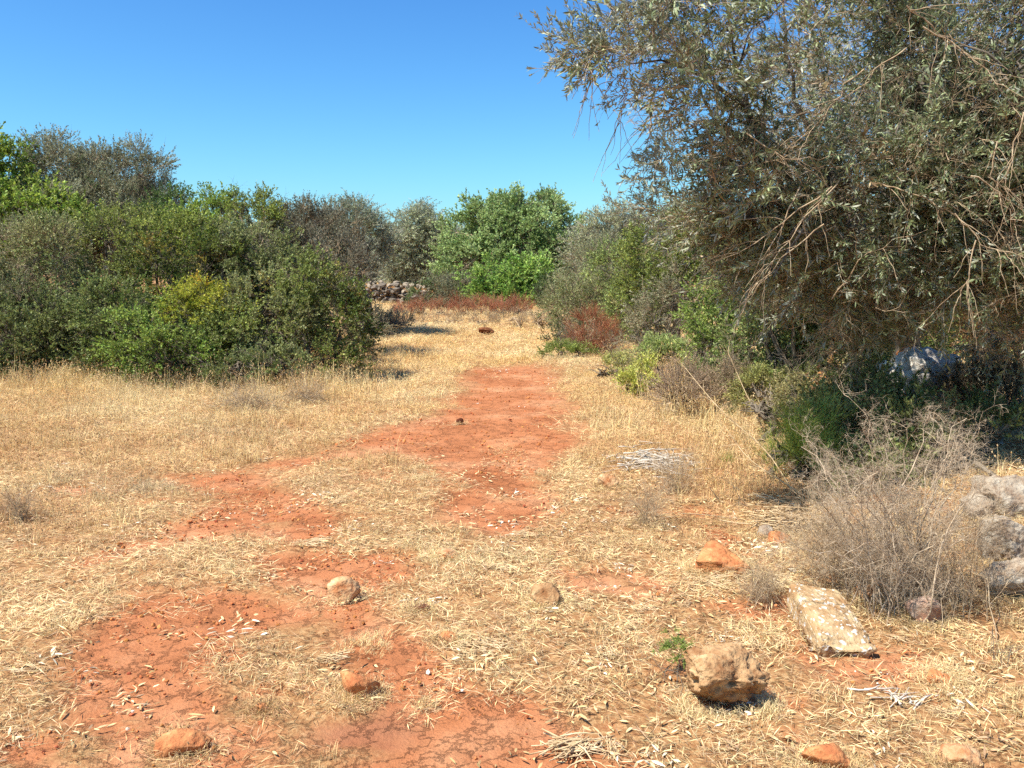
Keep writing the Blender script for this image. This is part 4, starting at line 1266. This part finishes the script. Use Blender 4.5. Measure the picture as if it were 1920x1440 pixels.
# ================================================================== NEAR RIGHT, GROUND LEVEL
rock('grey lichened boulder in the shade under the near olive', 1762, 772, 190, 130, R_BOULDER, 401, 'boulder', 'boulder', depth=0.7, sink=0.1, dist=7.6, rough=0.16, sub=5, blocky=0.3)
rock('reddish stone wedged behind the grey boulder, to its upper left', 1710, 680, 46, 30, R_ORANGE, 402, depth=0.7, dist=8.4, sink=0.1)
rock('big weathered grey rock at the right frame edge, uppermost of the outcrop', 1915, 985, 120, 90, R_GREY, 403, depth=0.8, sink=0.2, rough=0.13, sub=5, blocky=0.4, cuts=12)
rock('cracked grey-tan rock at the right frame edge, middle of the outcrop', 1900, 1062, 100, 100, R_GREY, 404, depth=0.7, sink=0.1, rough=0.14, sub=5, blocky=0.4, cuts=12)
rock('pale crumbling rock at the right frame edge, lowest of the outcrop', 1918, 1132, 110, 90, R_GREY, 405, depth=0.6, sink=0.1, rough=0.14, sub=5, blocky=0.4)
rock('small grey rock half hidden at the left of the outcrop', 1845, 985, 60, 60, R_GREY, 406, depth=0.8, sink=0.1, rough=0.2)

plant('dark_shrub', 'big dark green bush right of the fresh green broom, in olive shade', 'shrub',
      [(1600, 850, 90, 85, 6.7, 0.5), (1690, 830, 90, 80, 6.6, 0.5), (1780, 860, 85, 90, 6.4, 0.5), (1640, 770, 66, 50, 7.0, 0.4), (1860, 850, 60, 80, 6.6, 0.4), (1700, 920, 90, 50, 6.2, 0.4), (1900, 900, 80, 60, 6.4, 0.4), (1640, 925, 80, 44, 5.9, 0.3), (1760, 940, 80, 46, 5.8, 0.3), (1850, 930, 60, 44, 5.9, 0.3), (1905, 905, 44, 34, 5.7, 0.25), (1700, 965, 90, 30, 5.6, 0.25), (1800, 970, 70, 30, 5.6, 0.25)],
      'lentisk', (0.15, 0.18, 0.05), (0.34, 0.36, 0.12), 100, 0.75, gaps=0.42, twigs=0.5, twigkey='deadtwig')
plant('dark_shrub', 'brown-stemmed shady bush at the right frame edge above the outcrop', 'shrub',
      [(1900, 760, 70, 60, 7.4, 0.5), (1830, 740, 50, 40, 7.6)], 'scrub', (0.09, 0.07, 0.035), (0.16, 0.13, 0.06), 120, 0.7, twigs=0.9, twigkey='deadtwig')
plant('broom_bush', 'fresh bright green broom bush left of the big dark bush', 'bush',
      [(1478, 838, 36, 48, 6.5, 0.22), (1520, 800, 34, 36, 6.6, 0.22), (1452, 860, 18, 24, 6.5, 0.15), (1530, 860, 30, 36, 6.4, 0.2)], 'broom', (0.34, 0.40, 0.07), (0.60, 0.60, 0.18), 120, 0.75, up=1.3, rnd=0.35, twigs=0.05, partname='green_stems')
plant('withered_plant', 'pale yellow withered leafy plant above the green broom', 'plant',
      [(1575, 712, 34, 26, 7.4, 0.2), (1610, 730, 30, 20, 7.3, 0.2), (1555, 745, 34, 18, 7.3, 0.2)], 'dockleaf', (0.34, 0.31, 0.13), (0.55, 0.50, 0.26), 110, 0.55, c3=(0.36, 0.17, 0.06), c3frac=0.45, partname='leaves')
plant('withered_plant', 'yellowing thin-leaved plant between the broom and the withered one', 'plant',
      [(1500, 745, 36, 22, 7.6, 0.25), (1430, 765, 46, 16, 8.0, 0.3)], 'herb', (0.26, 0.24, 0.09), (0.46, 0.40, 0.19), 160, 1.0, partname='leaves')

# thorny dead bush: long stems fanning from one foot, thorned twigs all over
def stem_fan(name, label, cat, foot, heads, mat, r0, twigkey, n_tw, sc, c, partname='stems', jit=0.05, seg=11, spread=0.10):
    g = np.random.default_rng(hash_key(label))
    F = ON(*foot)
    root = link(name, None, None, None, label, cat, None, F)
    PT, RD, TP, TD = [], [], [], []
    for (px, py, dy) in heads:
        e = WP(px, py, F[1] + dy)
        s_ = F + np.r_[g.normal(size=2) * spread, -0.03]
        k = np.linspace(0, 1, seg)[:, None]
        ln = np.linalg.norm(e - s_)
        q = s_ * (1 - k) + e * k + np.array([0, 0, 0.12]) * np.sin(k * math.pi) * ln
        q[1:] += np.cumsum(g.normal(size=(seg - 1, 3)) * jit * ln / seg * 1.6, 0)
        PT.append(q - F); RD.append(r0 * g.uniform(0.6, 1.2) * np.linspace(1, 0.28, seg))
        for _ in range(n_tw):
            i = g.integers(2, seg)
            TP.append(q[i] - F)
            TD.append(unit(unit(q[i] - q[i - 1]) * 0.8 + rdir(1, g)[0] * 0.8))
    b = Build(); b.tubes(np.array(PT), np.array(RD), 5)
    link(partname, b.mesh(partname, [mat], True), root, 'stuff')
    TP, TD = np.array(TP), np.array(TD)
    scatter('twigs', twigkey, TP, euler_from_z(TD, g.uniform(0, 6.28, len(TP))), sc * g.uniform(0.6, 1.2, len(TP)), np.tile(c, (len(TP), 1)), root)
    return root
g_ = np.random.default_rng(5)
hd = [(g_.uniform(1490, 1860), g_.uniform(790, 1040), g_.uniform(-0.35, 0.7)) for _ in range(70)]
stem_fan('thorn_bush', 'large tangled dead thorn bush, pale spiny stems fanning from one foot', 'bush', (1690, 1150), hd, M_THORN, 0.0042, 'thorntwig', 6, 0.50, (0.4, 0.33, 0.25), jit=0.16)
hd = [(g_.uniform(1640, 1860), g_.uniform(960, 1110), g_.uniform(-0.3, 0.4)) for _ in range(30)]
stem_fan('dead_weeds', 'brown dead weeds with thin upright stalks right of the thorn bush foot', 'weeds', (1775, 1135), hd, M_DEAD, 0.0026, 'weedtwig', 8, 0.8, (0.4, 0.33, 0.25), jit=0.06, spread=0.12)
hd = [(g_.uniform(1480, 1620), g_.uniform(935, 1060), g_.uniform(-0.2, 0.4)) for _ in range(42)]
stem_fan('dead_weeds', 'tan dead weeds left of the thorn bush, above the red earth by the slab', 'weeds', (1585, 1110), hd, M_DEAD, 0.0024, 'weedtwig', 8, 0.8, (0.4, 0.33, 0.25), jit=0.06, spread=0.14)
hd = [(g_.uniform(1385, 1475), g_.uniform(1065, 1110), g_.uniform(-0.1, 0.15)) for _ in range(40)]
stem_fan('dead_weeds', 'small reddish-brown dried tuft between the domed rock and the slab', 'weeds', (1432, 1132), hd, M_DEAD, 0.0018, 'weedtwig', 6, 0.42, (0.4, 0.33, 0.25), jit=0.06, spread=0.05)
hd = [(g_.uniform(1165, 1250), g_.uniform(905, 960), g_.uniform(-0.1, 0.15)) for _ in range(26)]
stem_fan('dead_weeds', 'wispy pale dead weed left of the yellow-green weed', 'weeds', (1212, 985), hd, M_DEAD, 0.0014, 'weedtwig', 5, 0.6, (0.4, 0.33, 0.25), jit=0.06, spread=0.05)
hd = [(g_.uniform(1225, 1300), g_.uniform(865, 915), g_.uniform(-0.1, 0.15)) for _ in range(26)]
stem_fan('dead_weeds', 'greyish dead weed just below the pile of bleached twigs', 'weeds', (1262, 925), hd, M_DEAD, 0.0016, 'weedtwig', 5, 0.7, (0.4, 0.33, 0.25), jit=0.06, spread=0.05)
hd = [(g_.uniform(420, 500), g_.uniform(748, 764), g_.uniform(-0.2, 0.3)) for _ in range(26)]
stem_fan('dead_weeds', 'low grey mat of dead twigs in the left field, nearer of the two', 'weeds', (462, 775), hd, M_TWIG, 0.003, 'weedtwig', 6, 1.2, (0.3, 0.25, 0.2), jit=0.06, spread=0.25)
hd = [(g_.uniform(535, 600), g_.uniform(733, 747), g_.uniform(-0.2, 0.3)) for _ in range(22)]
stem_fan('dead_weeds', 'low grey mat of dead twigs in the left field, close to the hedge', 'weeds', (568, 755), hd, M_TWIG, 0.003, 'weedtwig', 6, 1.2, (0.3, 0.25, 0.2), jit=0.06, spread=0.25)
hd = [(g_.uniform(10, 65), g_.uniform(935, 960), g_.uniform(-0.1, 0.1)) for _ in range(26)]
stem_fan('dead_weeds', 'small dark purplish dead weed in the grass at the left frame edge', 'weeds', (36, 978), hd, M_TWIG, 0.002, 'weedtwig', 5, 0.6, (0.3, 0.25, 0.2), jit=0.06, spread=0.06)
# tall dry stems leaning across the broom
g = np.random.default_rng(3)
for lab, pts in (('long bent dry stem leaning in front of the green broom, upper one', [(1285, 690, 6.9), (1350, 770, 6.6), (1440, 845, 6.4), (1490, 905, 6.2)]),
                 ('long bent dry stem leaning in front of the green broom, lower one', [(1360, 800, 6.6), (1400, 860, 6.4), (1470, 905, 6.2), (1520, 950, 6.0)]),
                 ('long thin reddish stem leaning over the heath bush', [(1365, 660, 8.4), (1395, 730, 8.2), (1440, 790, 8.0)])):
    p0 = np.array([WP(*z) for z in pts]); p0[-1, 2] = gz1(*p0[-1, :2]) - 0.02
    q = np.stack([np.interp(np.linspace(0, len(p0) - 1, 12), range(len(p0)), p0[:, i]) for i in range(3)], 1)
    q[1:-1] = (q[:-2] + q[2:] + q[1:-1]) / 3
    b = Build(); org = p0[-1]
    PT = [q - org]; RD = [np.linspace(0.0022, 0.0055, 12)]
    for _ in range(12):
        i = g.integers(0, 8); d_ = unit(unit(q[0] - q[-1]) + rdir(1, g)[0] * 0.7)
        k = np.linspace(0, 1, 12)[:, None]
        PT.append(q[i] - org + d_ * k * g.uniform(0.05, 0.18)); RD.append(np.linspace(0.0018, 0.0008, 12))
    b.tubes(np.array(PT), np.array(RD), 5)
    link('dry_stem', b.mesh('dry_stem', [M_STALK], True), None, None, lab, 'stem', None, org)

plant('green_weed', 'small fresh green weed growing in the straw left of the pale-topped rock', 'plant',
      [(1262, 1200, 13, 15, 3.42, 0.04), (1232, 1218, 13, 10, 3.42, 0.04), (1272, 1222, 15, 15, 3.4, 0.04), (1282, 1206, 11, 12, 3.42, 0.04), (1262, 1240, 18, 12, 3.4, 0.04)], 'herb', (0.22, 0.30, 0.06), (0.42, 0.48, 0.13), 650, 0.26, stem_r=0.0015, stems=8, fine=10, twigs=0.2, gaps=0.3, lump=0.1, base=tuple(ON(1265, 1255)[:2]), twigkey='weedtwig')
plant('green_weed', 'wispy yellow-green weed standing in the pale straw left of the thorn bush', 'plant',
      [(1352, 930, 22, 32, 5.9, 0.08), (1362, 885, 12, 24, 5.9, 0.06), (1390, 955, 18, 16, 5.8, 0.07)], 'broom', (0.32, 0.36, 0.06), (0.50, 0.50, 0.13), 480, 0.28, up=1.6, rnd=0.3, stem_r=0.0016, stems=9, fine=10, twigs=0.0, lump=0.1, partname='leaves')
plant('green_weed', 'low dark green weed at the lower right frame edge', 'plant',
      [(1900, 1205, 26, 14, 3.58, 0.07)], 'herb', (0.07, 0.12, 0.03), (0.16, 0.21, 0.07), 800, 0.35, stem_r=0.0015, stems=6, fine=10, twigs=0.3, lump=0.1, twigkey='weedtwig')
plant('green_weed', 'tiny green weed at the foot of the thorn bush', 'plant',
      [(1742, 1080, 16, 22, 4.3, 0.05)], 'herb', (0.09, 0.15, 0.035), (0.20, 0.26, 0.09), 900, 0.35, stem_r=0.0015, stems=6, fine=10, twigs=0.2, lump=0.1, twigkey='weedtwig')

# bleached twig pile and cut straw bunches
def pile(name, label, cat, foot, wpx, dpx, n, mat, r, L, seed, lift=0.05, aim=0.0, dev=0.5):
    g = np.random.default_rng(seed)
    F = ON(*foot)
    w, d = px2m(wpx, F[1]), dpx
    c = np.c_[g.normal(size=n) * w * 0.24, g.normal(size=n) * d * 0.3, np.zeros(n)]
    c[:, 2] = gz(c[:, :2] + F[:2]) - F[2] + 0.005 + np.abs(g.normal(size=n)) * lift * np.exp(-(c[:, 0] / (w * 0.4)) ** 2)
    a = aim + g.normal(size=n) * dev
    dr = np.c_[np.cos(a), np.sin(a), g.normal(size=n) * 0.10]
    k = np.linspace(-.5, .5, 5)[None, :, None]
    ln = g.uniform(*L, n)[:, None, None]
    pts = c[:, None] + dr[:, None] * k * ln + g.normal(size=(n, 1, 3)) * np.array([0.5, 0.5, 0.12]) * ln * (k ** 2) + np.cumsum(g.normal(size=(n, 5, 3)) * np.array([1, 1, 0.3]), 1) * 0.022 * ln + np.array([0, 0, .004])
    b = Build(); b.tubes(pts, g.uniform(*r, n)[:, None] * np.array([[1, .95, .85, .7, .4]]), 5)
    o = link(name, b.mesh(name, [mat], True), None, 'stuff', label, cat, None, F)
    return o
pile('twig_pile', 'pile of bleached white twigs lying on the straw right of the path', 'twigs', (1232, 872), 160, 0.6, 190, M_WHITE, (0.002, 0.007), (0.07, 0.34), 21, 0.045, 0.1, 0.8)
pile('straw_bunch', 'heap of pale cut stalks at the left foot of the thorn bush', 'straw', (1470, 985), 95, 0.35, 170, M_STALK, (0.002, 0.005), (0.12, 0.34), 22, 0.05, 0.3, 0.5)
pile('straw_bunch', 'fan of dry pale leaves on the red earth at the bottom, right of centre', 'straw', (1075, 1405), 85, 0.09, 60, M_STALK, (0.0015, 0.004), (0.06, 0.17), 23, 0.012, 0.25, 0.5)
pile('straw_bunch', 'scattered pale straws on the red earth just below the green weed', 'straw', (905, 1215), 110, 0.14, 60, M_STALK, (0.0012, 0.0026), (0.06, 0.15), 24, 0.01, -0.3, 0.5)
pile('twig_pile', 'short white dead twigs on the litter below the tilted slab', 'twigs', (1680, 1312), 90, 0.14, 13, M_WHITE, (0.0015, 0.005), (0.03, 0.18), 25, 0.012, 0.3, 0.7)
pile('stick', 'thin straight stick lying across the straw left of the thorn bush', 'stick', (1300, 974), 170, 0.01, 3, M_DEAD, (0.003, 0.004), (0.40, 0.7), 26, 0.004, -0.05, 0.03)

# rocks of the foreground and the path
rock('tan blocky rock on red earth left of centre, above the wedge-shaped one', 642, 1130, 60, 48, R_TAN, 501, depth=0.7, sink=0.15, cuts=14, rough=0.08, sub=4, blocky=0.3)
rock('wedge-shaped orange rock in the lower middle, low to the ground', 668, 1316, 76, 52, R_ORANGE, 512, depth=0.7, sink=0.15, cuts=14, rough=0.06, sub=4, tilt=0.28, blocky=0.2)
rock('biggest foreground rock, pale top and dark pitted hollow front, lower right', 1374, 1352, 146, 128, R_PALE, 503, depth=0.75, sink=0.06, cuts=7, rough=0.17, sub=5, holes=0.30, blocky=0.45)
rock('half-buried rounded orange rock beside the weeds, right of centre', 1362, 1085, 112, 66, R_ORANGE, 504, depth=0.9, sink=0.5, cuts=8, rough=0.12)
rock('knobbly orange-tan stone just left of the thorn bush', 1468, 1026, 44, 32, R_ORANGE, 505, rough=0.2)
rock('small pale grey stone left of the knobbly orange-tan stone', 1438, 1012, 36, 28, R_GREY, 506, rough=0.16)
rock('pale stone with a reddish base sunk in straw right of centre', 1022, 1140, 58, 46, R_PALE, 507, sink=0.3, rough=0.14)
rock('flat pale stone lying in the straw in the middle of the picture', 838, 1052, 46, 24, R_TAN, 508, sink=0.4)
rock('small rounded orange pebble on bare earth, lower left', 487, 1338, 24, 17, R_ORANGE, 509, name='pebble', cat='pebble', sink=0.2, cuts=3, rough=0.04, sub=3)
rock('flat orange rock almost buried in the earth at the bottom left', 335, 1420, 92, 50, R_ORANGE, 510, sink=0.9, cuts=6, rough=0.06)
rock('smooth orange-tan rock cut by the bottom edge, right of centre', 1562, 1455, 86, 56, R_ORANGE, 511, sink=0.3, cuts=5, rough=0.06)
rock('smooth tan rock cut by the bottom edge near the right corner', 1815, 1450, 70, 48, R_TAN, 502, sink=0.3, cuts=5, rough=0.06)
rock('greyish pink rock below the dead weeds, right of the slab', 1742, 1180, 66, 62, R_PINK, 513, sink=0.3, rough=0.14, blocky=0.3)
rock('small flat orange stone at the edge of the straws, below centre', 838, 1208, 38, 24, R_ORANGE, 514, sink=0.5)
rock('tan lump of stone in the dry grass right of the far path', 1142, 918, 42, 30, R_TAN, 515, sink=0.3, rough=0.14)
rock('pale stone at the edge of the heath bush, in yellow grass', 1478, 776, 36, 22, R_GREY, 516, sink=0.3)
rock('dark round clod sitting on the far part of the red path', 862, 795, 14, 12, R_RED, 517, name='clod', cat='clod', sink=0.05, cuts=3, rough=0.1, sub=3, depth=0.9)
rock('dark red lump in place of a hole in the straw between the tan rock and the pale stone', 790, 1150, 30, 16, R_RED, 518, name='clod', cat='clod', sink=0.3, cuts=3, rough=0.14, sub=3)  # dark-coloured lump added where the earth has a hole
rock('tiny white stone on the red earth near the bottom', 795, 1327, 9, 8, R_PALE, 519, name='pebble', cat='pebble', sink=0.1, cuts=3, sub=2)
rock('orange stone half sunk in litter at the right, below the pink rock', 1775, 1285, 60, 30, R_ORANGE, 520, sink=0.8, rough=0.08)
rock('tan stone partly under litter, beside the lichened slab', 1640, 1130, 60, 36, R_TAN, 521, sink=0.6, rough=0.12)

# the lichened slab, tilted in its red hole
def slab():
    a, b_ = ON(1510, 1130), ON(1592, 1240)
    ax = unit(b_ - a)
    L = np.linalg.norm(b_ - a) * 0.80
    W_ = px2m(98, 4.2)
    g = np.random.default_rng(9)
    v, f = ICO[5]
    v = np.sign(v) * np.abs(v) ** 0.16
    v /= np.abs(v).max()
    for n_, lim in zip(rdir(7, g), g.uniform(1.25, 1.5, 7)):
        ex = np.maximum(0, v @ n_ - lim); v = v - ex[:, None] * n_
    v = v * np.array([L / 2, W_ / 2, 0.058])
    nm = unit(v / np.array([L / 2, W_ / 2, 0.058]) ** 2)
    dsp = (fbm(v * 9, 4, 3) - 0.5) * 0.024 + (fbm(v * 45, 3, 13) - 0.5) * 0.012
    front = np.clip((v[:, 0] / (L / 2) - 0.55) * 3, 0, 1)
    dsp -= front * 0.035 * (fbm(v * 22, 3, 31) > 0.5)
    v = v + nm * dsp[:, None]
    o = link('rock', mesh('rock', v, [f], [R_SLAB], smooth=True), None, None, 'long rectangular slab spotted with white lichen, tilted in red earth', 'rock', None, (a + b_) / 2 + np.array([0.0, -0.03, 0.035]))
    o.rotation_euler = (R(-9), R(9), math.atan2(ax[1], ax[0]))
slab()

# ================================================================== GROUND COVER (stuff)
def wedge(n, y0, y1, xs=0.60, pad=0.9):
    """uniform over the trapezoid of ground in front of the camera"""
    y = np.sqrt(rng.random(n) * (y1 ** 2 - y0 ** 2) + y0 ** 2)
    x = rng.uniform(-1, 1, n) * (y * xs + pad)
    return np.c_[x, y]
def warea(y0, y1, xs=0.60, pad=0.9):
    return xs * (y1 ** 2 - y0 ** 2) + 2 * pad * (y1 - y0)
def lay(name, key, layers, label, cat, lift=0.0, tiltn=0.12, upright=True):
    """layers: (y0, y1, per m2, keepfn, scale lo, hi, colfn)"""
    Ps, Ss, Cs = [], [], []
    for (y0, y1, dn, kf, s0, s1, cf) in layers:
        p = wedge(int(warea(y0, y1) * dn), y0, y1)
        k = rng.random(len(p)) < kf(p, soil(p))
        p = p[k]
        Ps.append(p); Ss.append(rng.uniform(s0, s1, len(p))); Cs.append(cf(p))
    p, s_, c = np.concatenate(Ps), np.concatenate(Ss), np.concatenate(Cs)
    z = gz(p) - 0.012 * soil(p) + lift
    d = unit(np.c_[rng.normal(size=(len(p), 2)) * tiltn, np.ones(len(p))])
    return scatter(name, key, np.c_[p, z], euler_from_z(d, rng.uniform(0, 6.28, len(p))), s_, c, None, label, cat)

GOLD, PALE, TAN, GREYS, BRN = (0.78, 0.57, 0.25), (0.78, 0.62, 0.34), (0.62, 0.415, 0.20), (0.54, 0.43, 0.26), (0.48, 0.265, 0.115)
def grasscol(p):
    n = len(p)
    t = np.clip((fbm(p * 0.9, 3, 71) - 0.5) * 2.6 + 0.5 + rng.normal(size=n) * 0.18, 0, 1)
    c = mixcol(TAN, PALE, t)
    far = np.clip((p[:, 1] - 7) / 8, 0, 1)[:, None]
    c = c * (1 - far * .7) + mixcol(GOLD, PALE, t) * far * .7
    left = np.clip((-p[:, 0] - 0.8) / 2, 0, 1) * np.clip((10 - p[:, 1]) / 4, 0, 1)
    gm_ = (np.clip((fbm(p * 1.4 + 9, 3, 73) - 0.5) * 5, 0, 1) * (0.25 + 0.6 * left))[:, None]
    c = c * (1 - gm_) + np.array(GREYS) * gm_
    fg = np.clip((4.6 - p[:, 1]) / 1.5, 0, 1) * np.clip((-p[:, 0] + 0.8) / 1.2, 0.25, 1)
    bm_ = (np.clip((fbm(p * 2.2 + 19, 3, 83) - 0.42) * 4, 0, 1) * fg * 0.65)[:, None]
    bm_ = np.maximum(bm_, (np.clip((fbm(p * 6 + 3, 3, 87) - 0.5) * 5, 0, 1) * 0.45 * (p[:, 1] < 8))[:, None])
    c = c * (1 - bm_) + np.array(BRN) * bm_
    return c * rng.uniform(0.85, 1.12, n)[:, None]
def littercol(p):
    n = len(p)
    t = rng.random(n)
    c = mixcol((0.42, 0.26, 0.12), (0.62, 0.47, 0.27), t)
    w = rng.random(n) < 0.10
    c[w] = np.array([0.70, 0.62, 0.47])
    return c
def tallmask(p, s):
    """taller standing grass: left field, along the hedge, and by the right thicket"""
    a = np.clip((-p[:, 0] - 0.9 - 0.10 * p[:, 1]) / 1.0, 0, 1) * np.clip((p[:, 1] - 4.6) / 2, 0, 1)
    b = np.clip((p[:, 0] - 0.18 * p[:, 1]) / 0.8, 0, 1) * np.clip((p[:, 1] - 5.0) / 2, 0, 1) * 0.6
    return np.maximum(a * 0.85, b) * (1 - np.clip(s * 3, 0, 1)) * np.clip((fbm(p * 1.6, 3, 95) - 0.32) * 4, 0.1, 1)
off = lambda p, s: 1 - np.clip(s * 2.2, 0, 1)
thin = lambda p, s: np.clip(0.35 + (vnoise(p * 7, 135) - 0.45) * 4, 0.15, 1) * (1 - np.clip(s * 2.2, 0, 1)) * np.clip((fbm(p * 2.6, 3, 97) - 0.30) * 4, 0.12, 1)
rightfg = lambda p, s: (1 - np.clip(s * 1.6, 0, 0.97)) * np.clip(0.45 + p[:, 0] * 0.5, 0.30, 1)

lay('thatch', 'thatch', [(2.3, 8, 75, lambda p, s: np.maximum(off(p, s), 0.02 + 0.10 * (fbm(p * 4, 3, 131) > 0.55)), 0.8, 1.2, grasscol), (8, 16, 34, lambda p, s: np.maximum(off(p, s), 0.05 * (fbm(p * 2, 3, 131) > 0.55)), 1.1, 1.7, grasscol), (16, 40, 12, off, 1.8, 2.8, grasscol)],
    'flattened dry straw covering the field on both sides of the red earth', 'straw')
lay('dry_grass', 'grass', [(2.3, 7, 120, thin, 0.5, 1.0, grasscol), (7, 14, 55, off, 0.9, 1.4, grasscol), (14, 24, 24, off, 1.2, 1.9, grasscol), (24, 39, 9, off, 1.5, 2.6, grasscol)],
    'short dry golden grass standing all over the field', 'grass')
lay('tall_dry_grass', 'tallgrass', [(4.2, 13.5, 42, tallmask, 0.5, 0.95, grasscol)],
    'taller dry grass of the left field and along the right thicket', 'grass')
def hedgefoot(p, s):
    a = np.exp(-((p[:, 1] - 12.3) / 0.8) ** 2) * (p[:, 0] < -2.3)
    b = np.exp(-(((p[:, 0] + 2.7 + (p[:, 1] - 12) * 0.10) / 0.75) ** 2)) * (p[:, 1] > 10.8) * (p[:, 1] < 18)
    c = np.exp(-(((p[:, 0] - 0.185 * p[:, 1]) / 0.6) ** 2)) * (p[:, 1] > 8.5) * (p[:, 1] < 18) * 0.5
    return np.clip(a + b + c, 0, 1) * (s < 0.1)
verge = lambda p, s: np.exp(-(((p[:, 0] - 0.265 * p[:, 1]) / 0.55) ** 2)) * (p[:, 1] > 5.6) * (p[:, 1] < 12.5) * (s < 0.1)
lay('hedge_foot_grass', 'tallgrass', [(8.5, 18, 34, hedgefoot, 0.9, 1.6, grasscol), (5.5, 12.5, 22, verge, 0.7, 1.3, grasscol)], 'tall dry grass standing along the foot of the hedges', 'grass')
lay('grass_stalks', 'stalks', [(3.2, 12.8, 2.6, lambda p, s: np.clip(tallmask(p, s) + 0.06 * off(p, s), 0, 1), 0.6, 1.0, grasscol), (9, 18, 5, hedgefoot, 0.9, 1.4, grasscol)],
    'thin single dry stalks with seed heads sticking out of the grass', 'stalks')
lay('leaf_litter', 'litter', [(2.3, 7.5, 44, rightfg, 0.7, 1.05, littercol), (2.3, 7.5, 26, lambda p, s: np.clip((fbm(p * 2.9, 3, 103) - 0.54) * 6, 0, 1) * (s > 0.02), 0.7, 1.1, littercol)],
    'fallen dry olive leaves strewn over the straw and earth', 'leaf litter')
lay('fallen_leaves', 'leaf', [(2.3, 7, 40, lambda p, s: 0.10 + 0.5 * np.clip((fbm(p * 3.3, 3, 107) - 0.45) * 5, 0, 1), 0.7, 1.2, littercol)],
    'single pale fallen leaves on the bare red earth', 'leaf litter', lift=0.004)
lay('loose_straws', 'straws', [(2.3, 7, 9, lambda p, s: np.clip((fbm(p * 2.2, 3, 109) - 0.48) * 5, 0, 1) * 0.8 * (s < 0.4), 0.5, 1.0, lambda p: np.ones((len(p), 3)) * .5)],
    'loose bundles of pale broken straw in the foreground', 'straw')
def clodcol(p):
    c = mixcol((0.30, 0.085, 0.035), (0.48, 0.17, 0.07), rng.random(len(p)))
    w = rng.random(len(p)) < 0.04
    c[w] = (0.6, 0.5, 0.4)
    return c
lay('earth_crumbs', 'clods', [(2.3, 6.5, 75, lambda p, s: np.clip(s, 0, 1) * np.clip((fbm(p * 3, 3, 111) - 0.35) * 4, 0.08, 1), 0.5, 1.15, clodcol), (6.5, 14, 20, lambda p, s: s * 0.6, 0.8, 1.6, clodcol)],
    'small crumbs and clods of red soil on the bare earth', 'soil crumbs', lift=0.001)

# straw and grass banked against the foot of every stone
g = np.random.default_rng(15)
SP = []
for (x, y, w, d) in ROCKS:
    if y > 12: continue
    m = int(16 + 90 * w)
    a = g.uniform(0, 2 * math.pi, m)
    r = 1.0 + np.abs(g.normal(size=m)) * 0.16
    SP.append(np.c_[x + np.cos(a) * r * w * 0.50, y + np.sin(a) * r * d * 0.46])
SP = np.concatenate(SP)
SP = SP[g.random(len(SP)) > soil(SP) * 0.75]
for nm, key, sc, lab in (('banked_straw', 'thatch', (0.35, 0.7), 'broken straw caught round the feet of the stones'), ('banked_grass', 'grass', (0.35, 0.75), 'short dry tufts growing against the stones')):
    scatter(nm, key, np.c_[SP, gz(SP)], euler_from_z(unit(np.c_[g.normal(size=(len(SP), 2)) * 0.2, np.ones(len(SP))]), g.uniform(0, 6.28, len(SP))), g.uniform(*sc, len(SP)), grasscol(SP), None, lab, 'straw' if key == 'thatch' else 'grass')

# dry stubble tuft, pale, on the bare earth
g = np.random.default_rng(8)
F = ON(692, 1205)
q = np.c_[F[0] + g.normal(size=26) * 0.055, F[1] + g.normal(size=26) * 0.045]
scatter('grass_tuft', 'grass', np.c_[q, gz(q)], euler_from_z(unit(np.c_[g.normal(size=(26, 2)) * 0.3, np.ones(26)]), g.uniform(0, 6, 26)), g.uniform(0.35, 0.6, 26), np.tile([0.80, 0.62, 0.33], (26, 1)), None,
        'small pale matted grass tuft alone on red earth, right of the tan rock', 'grass tuft')
